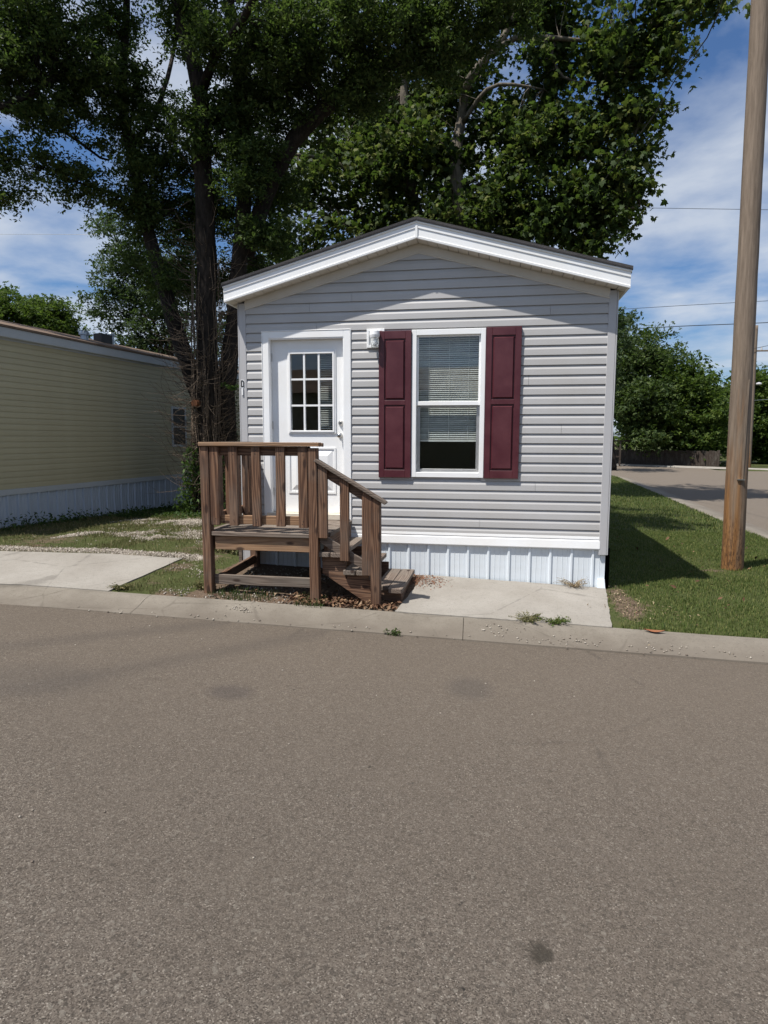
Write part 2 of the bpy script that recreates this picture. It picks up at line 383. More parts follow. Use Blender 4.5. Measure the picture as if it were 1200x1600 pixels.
def leafmat(name, c0, c1, c2, trans=0.33, tcol=(0.10, 0.17, 0.02)):
    m = M(name); r = m.island()
    c = m.ramp(r, [(0.0, c0), (0.6, c1), (0.93, c2), (1.0, [v * 1.25 for v in c2])])
    p = m.pbr(c, 0.62, spec=0.22)
    t = m.n('ShaderNodeBsdfTranslucent'); m.l(m.mix(0.5, c, tcol), t.inputs[0])
    mx = m.n('ShaderNodeMixShader'); mx.inputs[0].default_value = trans
    m.l(p.outputs[0], mx.inputs[1]); m.l(t.outputs[0], mx.inputs[2]); return m.done(mx)
m_leafA = leafmat('small_tree_leaf', (0.028, 0.050, 0.016), (0.050, 0.082, 0.025), (0.10, 0.13, 0.040), 0.42)
m_leafS = leafmat('sycamore_leaf', (0.022, 0.040, 0.012), (0.046, 0.076, 0.021), (0.13, 0.145, 0.034), 0.45)
m_leafB = leafmat('far_tree_leaf', (0.030, 0.058, 0.012), (0.060, 0.102, 0.018), (0.12, 0.16, 0.032), 0.45)
m_leafC = leafmat('grey_green_leaf', (0.022, 0.042, 0.020), (0.040, 0.066, 0.032), (0.075, 0.105, 0.050))
m_ivy = leafmat('ivy_leaf', (0.016, 0.036, 0.010), (0.034, 0.066, 0.016), (0.075, 0.12, 0.03))
m_grass = leafmat('grass_blade', (0.022, 0.040, 0.010), (0.040, 0.066, 0.016), (0.085, 0.098, 0.030), 0.25, (0.10, 0.14, 0.03))
m_lawn = leafmat('lawn_blade', (0.042, 0.070, 0.016), (0.090, 0.132, 0.028), (0.20, 0.20, 0.07), 0.3, (0.14, 0.18, 0.04))
m_drygrass = leafmat('dry_grass_blade', (0.058, 0.066, 0.020), (0.115, 0.115, 0.042), (0.25, 0.21, 0.11), 0.25, (0.14, 0.14, 0.05))

def mk_bark(name, dark, light, sx=26.0, sz=3.0):
    m = M(name); n = m.noise(1.0, 6, 0.65, 0.4, m.map((sx, sx, sz))); k = m.vor(1.0, 'Distance', co=m.map((sx * .7, sx * .7, sz * .8)))
    c = m.mix(m.ramp(n, [(0.32, 0.0), (0.68, 1.0)]), dark, light)
    m.pbr(c, 0.95, normal=m.bump(m.math('ADD', n, k), 0.9, 0.03), spec=0.2); return m.done()
m_bark = mk_bark('dark_furrowed_bark', (0.010, 0.008, 0.007), (0.040, 0.032, 0.026), 17.0, 5.0)
m_barkS = mk_bark('pale_mottled_bark', (0.06, 0.050, 0.040), (0.19, 0.165, 0.13), 9.0, 3.0)
m_vine = mk_bark('dead_vine_bark', (0.075, 0.055, 0.040), (0.20, 0.155, 0.115), 40, 40)

def mk_pole():
    m = M('weathered_pole_wood'); sp = m.n('ShaderNodeSeparateXYZ'); m.l(m.co(), sp.inputs[0])
    g = m.noise(1.0, 6, 0.65, 0.3, m.map((38, 38, 2.6))); big = m.noise(1.0, 3, 0.6, 0.2, m.map((7, 7, 0.5)))
    grey = m.mix(m.ramp(g, [(0.3, 0.0), (0.7, 1.0)]), (0.125, 0.094, 0.069), (0.245, 0.190, 0.143))
    org = m.mix(m.ramp(g, [(0.3, 0.0), (0.7, 1.0)]), (0.135, 0.058, 0.020), (0.30, 0.155, 0.058))
    zz = m.math('ADD', m.math('MULTIPLY', sp.outputs['Z'], 0.4), m.math('MULTIPLY', m.math('SUBTRACT', big, 0.5), 2.2))
    c = m.mix(m.ramp(zz, [(0.05, 1.0), (0.32, 0.6), (0.62, 0.0)]), grey, org)
    crk = m.noise(1.0, 5, 0.75, 0.2, m.map((60, 60, 0.7)))
    c = m.mix(m.ramp(crk, [(0.60, 0.0), (0.70, 0.75)]), c, (0.03, 0.02, 0.014))
    # tar-dark flecks low down
    fl = m.noise(1.0, 4, 0.7, 0, m.map((60, 60, 14)))
    fz = m.ramp(m.math('MULTIPLY', sp.outputs['Z'], 1.0), [(0.0, 1.0), (0.55, 0.55), (0.75, 0.0)])
    c = m.mix(m.math('MULTIPLY', m.ramp(fl, [(0.46, 0.0), (0.60, 0.85)]), fz), c, (0.022, 0.010, 0.006))
    m.pbr(c, 0.8, normal=m.bump(m.math('ADD', g, crk), 0.7, 0.01), spec=0.3); return m.done()
m_pole = mk_pole()

def mk_glass(name, tint=(0.95, 0.965, 0.965), refl=0.07):
    m = M(name)
    tr = m.n('ShaderNodeBsdfTransparent'); tr.inputs[0].default_value = tint + (1,)
    gl = m.n('ShaderNodeBsdfGlossy'); gl.inputs['Roughness'].default_value = 0.015
    lw = m.n('ShaderNodeLayerWeight'); lw.inputs['Blend'].default_value = 0.5
    f = m.math('ADD', m.math('MULTIPLY', m.math('POWER', lw.outputs['Facing'], 4.5), 0.75), refl - 0.015, True)
    nz = m.bump(m.noise(2.2, 2), 0.05, 0.01); m.l(nz, gl.inputs['Normal'])
    mx = m.n('ShaderNodeMixShader'); m.l(f, mx.inputs[0]); m.l(tr.outputs[0], mx.inputs[1]); m.l(gl.outputs[0], mx.inputs[2]); return m.done(mx)
m_glass = mk_glass('window_glass')
def simple(name, col, rough=0.6, metal=0.0, spec=0.5):
    m = M(name); n = m.noise(12, 4, 0.6)
    m.pbr(m.mix(m.ramp(n, [(0.35, 0), (0.75, 1)]), col, [v * 0.8 for v in col]), rough, metal, spec=spec); return m.done()
m_room = simple('dark_room_paint', (0.028, 0.028, 0.030), 0.9)
m_blind = simple('blind_slat', (0.74, 0.75, 0.70), 0.5)
m_metal = simple('satin_nickel', (0.55, 0.54, 0.52), 0.28, 1.0)
m_alu = simple('mill_aluminium', (0.50, 0.50, 0.50), 0.4, 0.8)
m_galv = simple('galvanised_steel', (0.42, 0.47, 0.52), 0.45, 0.7)
m_sill = simple('pale_sill', (0.66, 0.60, 0.50), 0.6)
m_black = simple('black_paint', (0.012, 0.012, 0.014), 0.5)
m_cable = simple('black_cable', (0.018, 0.018, 0.020), 0.6)
m_ceramic = simple('insulator', (0.5, 0.5, 0.5), 0.3)
m_cut = simple('cut_stub_wood', (0.22, 0.085, 0.035), 0.8)
m_rust = simple('red_brown_mulch', (0.19, 0.075, 0.035), 0.9)
def mk_shingle(name, a, b):
    m = M(name); v = m.vor(1.0, 'Color', co=m.map((4, 4, 8))); s = m.n('ShaderNodeSeparateColor'); m.l(v, s.inputs[0])
    c = m.mix(s.outputs[0], a, b); c = m.mix(m.ramp(m.noise(200, 3), [(.4, 0), (.7, .5)]), c, [x * 1.6 for x in b])
    m.pbr(c, 0.95, normal=m.bump(m.noise(150, 4), 0.6, 0.004), spec=0.2); return m.done()
m_shingle = mk_shingle('dark_shingle', (0.050, 0.048, 0.050), (0.085, 0.080, 0.080))
m_shingleY = mk_shingle('brown_shingle', (0.095, 0.068, 0.052), (0.16, 0.115, 0.085))
def mk_stone():
    m = M('gravel_stone'); c = m.ramp(m.island(), [(0, (0.13, 0.105, 0.085)), (.5, (0.27, 0.235, 0.195)), (1, (0.44, 0.40, 0.345))]); m.pbr(c, 0.9, spec=0.2); return m.done()
m_stone = mk_stone()
def mk_litter():
    m = M('dead_leaf'); c = m.ramp(m.island(), [(0, (0.045, 0.022, 0.014)), (.5, (0.115, 0.06, 0.034)), (.9, (0.21, 0.13, 0.075)), (1, (.33, .24, .16))]); m.pbr(c, 0.8, spec=0.2); return m.done()
m_litter = mk_litter()
def mk_straw():
    m = M('dry_straw'); c = m.ramp(m.island(), [(0, (0.12, 0.085, 0.05)), (.5, (0.25, 0.19, 0.115)), (1, (0.40, 0.33, 0.22))]); m.pbr(c, 0.85, spec=0.2); return m.done()
m_straw = mk_straw()
def mk_jar():
    m = M('clear_jar_glass'); p = m.pbr((0.92, 0.95, 0.95), 0.08); p.inputs['Transmission Weight'].default_value = 0.75; p.inputs['IOR'].default_value = 1.3; return m.done()
m_jar = mk_jar()
m_fence = wood('dark_fence_wood_z', 'z', (0.018, 0.013, 0.010), (0.036, 0.027, 0.021), (0.065, 0.050, 0.040))

# ------------------------------------------------------------------ ground heights
XR0, XRS = 7.1, 0.045          # lawn edge along the side street
YF0, YFS = -1.30, 0.033        # back of kerb along the front road
YB = 27.0
def rmin(a, b, r):
    both = (a < r) & (b < r)
    return np.where(both, r - np.hypot(r - a, r - b), np.minimum(a, b))
def dist_yard(x, y):
    x = np.asarray(x, float); y = np.asarray(y, float)
    return rmin(rmin(y - YF0 - YFS * x, XR0 + XRS * y - x, 1.5), YB - y, 5.0)
def H(x, y):
    x = np.asarray(x, float); y = np.asarray(y, float)
    a = np.clip(.0345 * (4.045 - x), -.04, .2) + .075 * np.clip(y, -1.35, 0)
    k = np.clip((-1.5 - x) / 2.0, 0, 1)
    return a - .03 * np.clip(y - 2, 0, 5) * k
def h1(x, y): return float(H(x, y))
FARA, FARB = np.array([10.3, 37.0]), np.array([17.7, 31.7])
FD = (FARB - FARA) / np.linalg.norm(FARB - FARA); FN = np.array([-FD[1], FD[0]])   # FN points away from the camera
def dist_far(x, y): return (np.asarray(x) - FARA[0]) * FN[0] + (np.asarray(y) - FARA[1]) * FN[1]

def axis_lines(lo, hi, step, far, n):
    mid = np.arange(lo, hi + 1e-6, step); g = np.geomspace(step * 1.5, far, n)
    return np.concatenate([(lo - g)[::-1], mid, hi + g])
gx = axis_lines(-7, 11, 0.14, 900, 26); gy = axis_lines(-3, 9, 0.12, 900, 34)
GX, GY = np.meshgrid(gx, gy, indexing='ij')
D = dist_yard(GX, GY)
Z = H(GX, GY) - 0.13 * np.clip(-D / 0.12, 0, 1)
DF = dist_far(GX, GY)
Z = np.where(DF > 0, H(GX, GY) - 0.02 + 0 * Z, Z)
Z += (vnoise(GX, GY, 2.1, 3) - .5) * 0.03 * ((D > 0.25) & (DF < 0)) * (1 - ((GX > -1) & (GX < 4.1) & (GY > -1.5)) * .8)
nx, ny = len(gx), len(gy)
V = np.stack([GX, GY, Z], -1).reshape(-1, 3)
ii, jj = np.meshgrid(np.arange(nx - 1), np.arange(ny - 1), indexing='ij'); q = (ii * ny + jj).ravel()
F = np.stack([q, q + ny, q + ny + 1, q + 1], -1)
me = np_mesh('terrain', V, F, m_ground, True)
def covers(x, y):
    """grass 0..1 and gravel 0..1 cover of the yard"""
    g = np.ones_like(x); v = np.zeros_like(x)
    n = vnoise(x, y, 1.3, 1); n2 = vnoise(x, y, 3.1, 2)
    left = x < 0.05
    strip = left & (y < -0.05)
    g = np.where(left, 0.62 + 0.5 * (n - .4), g)
    g = np.where(strip & (x > -0.9), 0.66 + .6 * (n2 - .5) - 1.3 * np.clip((x + 0.02) / .25, 0, 1), g)
    porch = (x > -0.10) & (x < 2.13) & (y < 0.1) & (y > -1.4)
    g = np.where(porch, 0.08 + 0.5 * (n2 > .80) * (y < -0.95), g)
    v = np.where(porch, 0.42 * n2 * (x < 1.1), v)
    lane = np.exp(-((y - 1.55 - 0.10 * (x + 1)) / 0.55) ** 2) * ((x > -3.2) & (x < -.2)) + np.exp(-((y - 2.9 - .15 * (x + 3)) / .65) ** 2) * ((x > -3.5) & (x < -1.7))
    lane = lane * np.clip(2.6 * (vnoise(x, y, 2.2, 31) * .6 + vnoise(x, y, 5.5, 32) * .4 - .28), 0, 1.1)
    v = np.maximum(v, np.where(left, lane, 0)); 
    edge = np.exp(-((y - 0.10 - 0.02 * x) / 0.16) ** 2) * left * (x < -.45)
    v = np.maximum(v, edge); g = np.where(left, np.minimum(g, 1 - 0.85 * np.maximum(lane, edge)), g)
    bare = 0.6 * np.exp(-(((x - 4.32) / .22) ** 2 + ((y + .60) / .30) ** 2)) + np.exp(-(((x - 4.15) / .12) ** 2 + ((y + .3) / .7) ** 2)) + 0.8 * np.exp(-(((x - 5.6) / .28) ** 2 + ((y - 1.45) / .15) ** 2))
    g = np.where(x > 4.0, g * (1 - .9 * np.clip(bare, 0, 1)), g)
    return np.clip(g, 0, 1), np.clip(v, 0, 1)
g, v = covers(V[:, 0], V[:, 1])
ca = me.color_attributes.new('cover', 'FLOAT_COLOR', 'POINT')
ca.data.foreach_set('color', np.stack([g, v, 0 * g, 0 * g + 1], -1).astype(np.float32).ravel())
terrain = link('ground', me, None, 'structure'); tag(terrain, 'yard ground of patchy grass, bare dirt and gravel around the homes')

# road: everything outside the rounded yard up to the far kerb
rx = axis_lines(-8, 14, 0.2, 70, 14); ry = axis_lines(-9.2, 8, 0.2, 34, 26); ry = ry[ry > -9.5]
RX, RY = np.meshgrid(rx, ry, indexing='ij')
RZ = H(RX, RY) - 0.075 + (vnoise(RX, RY, 0.7, 9) - .5) * 0.006
RZ = RZ - .02 * np.clip(dist_yard(RX, RY) + .5, 0, 1)
V = np.stack([RX, RY, RZ], -1).reshape(-1, 3); nx, ny = RX.shape
ii, jj = np.meshgrid(np.arange(nx - 1), np.arange(ny - 1), indexing='ij'); q = (ii * ny + jj).ravel()
F = np.stack([q, q + ny, q + ny + 1, q + 1], -1)
cx = V[F].mean(1); keep = (dist_yard(cx[:, 0], cx[:, 1]) < -0.14) & (dist_far(cx[:, 0], cx[:, 1]) < 0.15)
F = F[keep]; used = np.unique(F); rem = -np.ones(len(V), int); rem[used] = np.arange(len(used))
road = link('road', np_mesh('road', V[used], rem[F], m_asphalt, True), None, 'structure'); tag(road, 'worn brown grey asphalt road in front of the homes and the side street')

# kerb: rolled concrete, cast in lengths
def kerb_path():
    pts = []
    cyv = YF0 + 1.5 + YFS * 5.7; cxv = XR0 + XRS * cyv - 1.5
    for x in np.concatenate([np.arange(-40, -6, 3.0), np.arange(-6, cxv, 0.25)]): pts.append((x, YF0 + YFS * x))
    for a in np.linspace(-90, 0, 14): pts.append((cxv + 1.5 * math.cos(math.radians(a)), cyv + 1.5 * math.sin(math.radians(a))))
    for y in np.concatenate([np.arange(cyv + .25, 10, .4), np.arange(10, YB - 5, 1.0)]): pts.append((XR0 + XRS * y, y))
    cyb = YB - 5; cxb = XR0 + XRS * cyb - 5
    for a in np.linspace(0, 90, 12): pts.append((cxb + 5 * math.cos(math.radians(a)), cyb + 5 * math.sin(math.radians(a))))
    pts += [(-10, YB), (-40, YB)]
    return np.array(pts, float)
KP = kerb_path(); seg = np.r_[0, np.cumsum(np.hypot(*np.diff(KP, axis=0).T))]
def kp_at(s):
    p = np.array([np.interp(s, seg, KP[:, 0]), np.interp(s, seg, KP[:, 1])])
    e = 0.15; a = np.array([np.interp(s - e, seg, KP[:, 0]), np.interp(s - e, seg, KP[:, 1])]); b = np.array([np.interp(s + e, seg, KP[:, 0]), np.interp(s + e, seg, KP[:, 1])])
    t = (b - a) / np.linalg.norm(b - a); return p, np.array([t[1], -t[0]])
kerb = empty('kerb', (0, 0, 0), 'rolled concrete kerb along the front road and round the lawn corner', None); kerb['kind'] = 'structure'
PROF = [(0.0, -0.09), (0.004, -0.004), (0.015, 0.004), (0.10, 0.002), (0.18, -0.014), (0.25, -0.038), (0.32, -0.056), (0.40, -0.069), (0.43, -0.077), (0.44, -0.12)]
def kerb_seg(s0, s1, name='kerb_segment'):
    mb = MB(); n = max(2, int((s1 - s0) / 0.4) + 1); k = len(PROF)
    for i in range(n):
        s = s0 + (s1 - s0) * i / (n - 1); p, nrm = kp_at(s)
        w = 1.0 if p[1] < 1.5 else min(1.4, 1 + (p[1] - 1.5) * .1)
        zb = h1(p[0], p[1])
        for o, dz in PROF:
            jz = (vnoise(p[0] * 1.0, p[1] + o * 4, 3.0, 5) - .5) * .008
            mb.v.append((p[0] + nrm[0] * o * w, p[1] + nrm[1] * o * w, zb + dz + float(jz)))
    for i in range(n - 1):
        for j in range(k - 1): mb.f.append((i * k + j, (i + 1) * k + j, (i + 1) * k + j + 1, i * k + j + 1))
    mb.f.append(tuple(range(k))); mb.f.append(tuple((n - 1) * k + j for j in range(k - 1, -1, -1)))
    o = mb.build(name, m_kerb, kerb, smooth=False)
    G = [.6, .35, .12, .10, .28, .5, .75, .8, .85, .9]
    ca_ = o.data.color_attributes.new('grime', 'FLOAT_COLOR', 'POINT')
    ca_.data.foreach_set('color', np.repeat(np.array([G[i % k] for i in range(n * k)], np.float32)[:, None], 4, 1).ravel())
    return o
s_ref = float(np.interp(2.62, KP[:, 0][:80], seg[:80]))     # a joint lies at x = 2.62
s0 = s_ref - 3.05 * 12
while s0 < seg[-1] - 12:
    L = 3.05
    kerb_seg(max(0.02, s0 + 0.0025), s0 + L - 0.0025); s0 += L

# far kerb across the street
mb = MB()
A2 = FARA - FD * 30; B2 = FARA + FD * 40
def strip(mb, A, B, N, prof, n=40):
    k = len(prof)
    for i in range(n):
        p = A + (B - A) * i / (n - 1); zb = h1(p[0], p[1])
        for o, dz in prof: mb.v.append((p[0] + N[0] * o, p[1] + N[1] * o, zb + dz))
    for i in range(n - 1):
        for j in range(k - 1): mb.f.append((i * k + j, (i + 1) * k + j, (i + 1) * k + j + 1, i * k + j + 1))
strip(mb, A2, B2, FN, [(-.35, -.068), (-.1, -.06), (0, .0), (.22, .03), (.26, -.1)])
far_kerb = mb.build('far_kerb', m_conc, None, kind='structure'); tag(far_kerb, 'pale concrete kerb on the far side of the street')

# concrete slabs
def slab(name, label, quad, n, m, wav=0.004, seed=0):
    """quad corners: front-left, front-right, back-right, back-left"""
    fl, fr, br, bl = [np.array(c, float) for c in quad]; mb = MB()
    R = random.Random(seed)
    for i in range(n + 1):
        for j in range(m + 1):
            u, w = i / n, j / m
            p = fl * (1 - u) * (1 - w) + fr * u * (1 - w) + br * u * w + bl * (1 - u) * w
            if i in (0, n) or j in (0, m): p = p + np.array([R.uniform(-wav, wav), R.uniform(-wav, wav)])
            mb.v.append((p[0], p[1], h1(p[0], p[1]) + 0.014))
    I = lambda i, j: i * (m + 1) + j
    for i in range(n):
        for j in range(m): mb.f.append((I(i, j), I(i + 1, j), I(i + 1, j + 1), I(i, j + 1)))
    rim = [I(i, 0) for i in range(n + 1)] + [I(n, j) for j in range(1, m + 1)] + [I(i, m) for i in range(n - 1, -1, -1)] + [I(0, j) for j in range(m - 1, 0, -1)]
    b = len(mb.v)
    for r in rim: x, y, z = mb.v[r]; mb.v.append((x, y, z - 0.13))
    for k in range(len(rim)): k2 = (k + 1) % len(rim); mb.f.append((rim[k], b + k, b + k2, rim[k2]))
    o = mb.build(name, m_conc, None, kind='structure'); tag(o, label); return o
slab('pavement', 'pale concrete pad in front of the grey home beside the porch steps', [(1.985, -1.262), (3.935, -1.195), (4.065, -0.012), (2.13, -0.012)], 26, 16, 0.006, 1)
slab('path', 'concrete slab left of the porch running out of frame along the kerb', [(-9.0, -1.62), (-0.885, -1.353), (-0.76, -0.06), (-9.0, -0.42)], 60, 10, 0.006, 2)

# ------------------------------------------------------------------ grey mobile home
HX0, HX1, HL = 0.0, 4.055, 10.5
RIDGE_X, RIDGE_Z, SLOPE = 2.022, 3.645, 0.2705     # underside of soffit line
def under(x): return RIDGE_Z - SLOPE * abs(x - RIDGE_X)
home = empty('mobile_home', (2.0, 0, 0), 'grey vinyl sided mobile home with white gable trim and maroon shutters', 'mobile home')
def off(o):
    """children meshes are written in world coordinates; keep them there under the home's empty"""
    o.matrix_parent_inverse = home.matrix_world.inverted() if False else Matrix.Translation(-Vector(home.location)); return o
def hb(mb, name, mat, parent=None, **k):
    o = mb.build(name, mat, parent or home, **k)
    if parent is None: off(o)
    return o
# dutch lap profile, outward amount for height above the course's bottom edge
C = 0.1016; LIP = 0.0165; BEV = 0.043
def prof_y(t):
    if t > C - BEV: return -LIP + (t - (C - BEV)) / BEV * (LIP - 0.001)
    return -LIP - 0.002 * (1 - t / (C - BEV))
def board_mesh(name, segs_fn, zb, t0, t1, mat, ypl=0.0, taper=True):
    """one course from t0..t1 above zb, x-range at each height from segs_fn(z)"""
    ts = sorted(set([t0, t1] + [t for t in (C - BEV,) if t0 < t < t1]))
    prof = [(prof_y(t), zb + t) for t in ts]
    prof = [(0.004, zb + t0)] + prof + [(0.004, zb + t1 )]
    mb = MB(); vs = []
    for (y, z) in prof:
        a, b = segs_fn(z); vs.append((a, ypl + y, z)); vs.append((b, ypl + y, z))
    n = len(prof)
    fs = [(2 * i, 2 * i + 1, 2 * i + 3, 2 * i + 2) for i in range(n - 1)]
    fs += [tuple(2 * i for i in range(n)), tuple(2 * i + 1 for i in range(n - 1, -1, -1))]
    mb.add(vs, fs); return mb
OPEN = [(0.335, 1.215, 0.5, 2.71), (1.985, 2.725, 1.20, 2.725)]
SX0, SX1 = 0.070, 3.985
for k in range(-8, 22):
    zb = 2.767 - C * (k + 1); t0, t1 = 0.0, C - 0.001
    if zb < 0.56: t0 = 0.56 - zb
    top = zb + t1
    if zb > under(RIDGE_X): continue
    def rng(z):
        half = max(0.01, (RIDGE_Z - 0.03 - z) / SLOPE)
        return max(SX0, RIDGE_X - half), min(SX1, RIDGE_X + half)
    cuts = [o for o in OPEN if o[2] < top - .012 and o[3] > zb + .012]
    xs = []
    if not cuts: xs = [(None, None)]
    else:
        a = None
        for o in sorted(cuts): xs.append((a, o[0])); a = o[1]
        xs.append((a, None))
    for jx, jk in ((1.30, -4), (0.82, -3), (0.90, -1), (3.06, 1), (3.40, -2), (2.72, 20), (0.62, 19), (3.3, 16), (3.55, 10), (3.2, 5)):
        if jk == k:
            xs = [q for (a, b) in xs for q in ([(a, jx - .0012), (jx + .0012, b)] if (a or 0) < jx < (b or 9) else [(a, b)])]
    for (a, b) in xs:
        fn = lambda z, a=a, b=b: ((rng(z)[0] if a is None else a), (rng(z)[1] if b is None else b))
        # courses are joined from lengths: a lap joint here and there
        hb(board_mesh('siding_board', fn, zb, t0, t1, m_siding), 'siding_board', m_siding)
# wall body with openings
mb = MB()
YW0, YW1 = 0.006, 0.10
for (x0, x1, z0, z1) in [(0.0, 0.335, 0.45, 3.0), (0.335, 1.215, 2.71, 3.0), (1.215, 1.985, 0.45, 3.0), (1.985, 2.725, 0.45, 1.20), (1.985, 2.725, 2.725, 3.0), (2.725, HX1, 0.45, 3.0)]:
    mb.box(x0, x1, YW0, YW1, z0, z1)
mb.prism([(0.0, 3.0), (HX1, 3.0), (HX1, 3.06), (RIDGE_X, RIDGE_Z - 0.01), (0.0, 3.06)], YW0, YW1, 'y')
mb.box(0.0, 0.10, YW1, HL, 0.45, 3.06); mb.box(HX1 - 0.10, HX1, YW1, HL, 0.45, 3.06)
mb.prism([(0.0, 0.45), (HX1, 0.45), (HX1, 3.06), (RIDGE_X, RIDGE_Z - 0.01), (0.0, 3.06)], HL, HL + .1, 'y')
hb(mb, 'wall', m_corner)
# side walls' siding: one board shared along each side
for side, xw, sgn in (('r', HX1, 1), ('l', 0.0, -1)):
    pr = [(0.002, 0.0), (LIP + .002, 0.0), (LIP, C - BEV), (0.001, C - 0.001)]
    mbs = MB(); mbs.prism([(sgn * a, b) for a, b in pr], 0.08, HL, 'y')
    mesh_s = mbs.mesh('siding_board', m_siding)
    for k in range(-2, 22):
        zb = 2.767 - C * (k + 1)
        if zb < 0.5: continue
        o = link('siding_board', mesh_s, home); o.location = (xw - 2.0, 0, zb)
# interior room (dark), floor and ceiling close it
mb = MB(); mb.box(0.1, HX1 - 0.1, 0.1, 4.0, 0.60, 0.70)
mb.box(0.1, HX1 - 0.1, 0.1, 4.0, 2.95, 3.0); mb.box(0.1, HX1 - .1, 4.0, 4.05, .6, 3.0); mb.box(1.52, 1.58, .1, 4.0, .7, 2.95)
hb(mb, 'room', m_room)
# bottom trim band, skirting panels
mb = MB(); mb.prism([(0.004, 0.425), (-0.022, 0.425), (-0.026, 0.435), (-0.022, 0.515), (-0.016, 0.520), (-0.016, 0.532), (-0.020, 0.536), (-0.018, 0.563), (0.004, 0.568)], SX0, SX1, 'x')
hb(mb, 'trim_band', m_white)
RIB = 0.2205
prp = [(0.0, 0.0), (0.010, -0.016), (0.028, -0.016), (0.038, 0.0), (0.085, 0.0), (0.088, -0.004), (0.091, 0.0), (0.140, 0.0), (0.143, -0.004), (0.146, 0.0), (0.190, 0.0), (0.193, -.003), (.196, 0), (RIB, 0.0), (RIB, 0.02), (0, 0.02)]
mbp = MB(); mbp.prism(prp, -0.22, 0.44, 'z'); me_p = mbp.mesh('skirt_panel', m_skirt)
x = 3.905
o = hb(MB().prism([(x + a, .012 + b) for a, b in prp[:11]] + [(HX1 - .009, .012), (HX1 - .009, .032), (x, .032)], -.22, .44, 'z'), 'skirt_panel', m_skirt)
while x > 0.2:
    x -= RIB
    link('skirt_panel', me_p, home, loc=(x - 2.0, 0.012 + rnd.uniform(-.002, .002), 0))
hb(MB().box(-.001, x - .001, .012, .032, -.22, .44), 'skirt_panel', m_skirt)
# narrow end pieces + side skirting + bent foot of the right corner
mb = MB(); mb.box(-0.002, 0.004, 0.03, HL, -.3, .44); hb(mb, 'skirt_side', m_skirt)
mb = MB(); mb.box(HX1 - .008, HX1 - .002, 0.02, HL, -.3, .44); hb(mb, 'skirt_side', m_skirt)
mb = MB(); mb.add([(HX1 - .075, -.012, .10), (HX1 - .006, -.012, .105), (HX1 + .004, -.035, -.01), (HX1 - .085, -.038, -.012), (HX1 - .075, .012, .10), (HX1 - .006, .012, .105), (HX1 - .004, .012, -.01), (HX1 - .08, .012, -.012)],
                  [(0, 1, 2, 3), (4, 7, 6, 5), (0, 4, 5, 1), (1, 5, 6, 2), (2, 6, 7, 3), (3, 7, 4, 0)])
hb(mb, 'skirt_flap', m_skirt, label='bent loose foot of the skirting at the right corner')
# corner trims
def corner(xo, sgn, ztop, zbot):
    mb = MB(); a, b = sorted((xo, xo - sgn * 0.078))
    mb.box(a, b, -0.022, 0.003, zbot, ztop); s0, s1 = sorted((xo, xo + sgn * .004)); 
    c, d = sorted((xo + sgn * 0.002, xo + sgn * 0.016)); mb.box(c, d, -0.020, 0.075, zbot, ztop)
    hb(mb, 'corner_trim', m_corner, bev=0.003)
corner(HX1, 1, 3.09, 0.368); corner(0.0, -1, 3.09, 0.10)
# fascia, drip edge, frieze, soffit panels, roof
YF, YFB = -0.190, -0.165
XE0, XE1 = -0.100, 4.146
def rake(name, prof, mat, sgn, xe, base=0.0, mitre=True, **k):
    """prof: (y, h) polygon swept from the ridge down to the eave at xe"""
    mb = MB(); n = len(prof); vs = []
    for x in (RIDGE_X, xe):
        for y, h in prof: vs.append((x, y, under(x) + base + h))
    fs = [tuple(range(n)), tuple(range(2 * n - 1, n - 1, -1))] + [(i, (i + 1) % n, n + (i + 1) % n, n + i) for i in range(n)]
    mb.add(vs, fs); return hb(mb, name, mat, **k)
fprof = [(YFB, 0), (YF - .004, 0), (YF - .006, .020), (YF, .026), (YF, .098), (YF - .007, .103), (YF - .007, .150), (YFB, .150)]
dprof = [(YFB, .1505), (YF - .016, .1505), (YF - .020, .158), (YF - .014, .170), (YFB, .170)]
sprof = [(YFB, .1705), (YF - .026, .1705), (YF - .030, .186), (YF - .026, .188), (YF - .028, .206), (YFB, .206)]
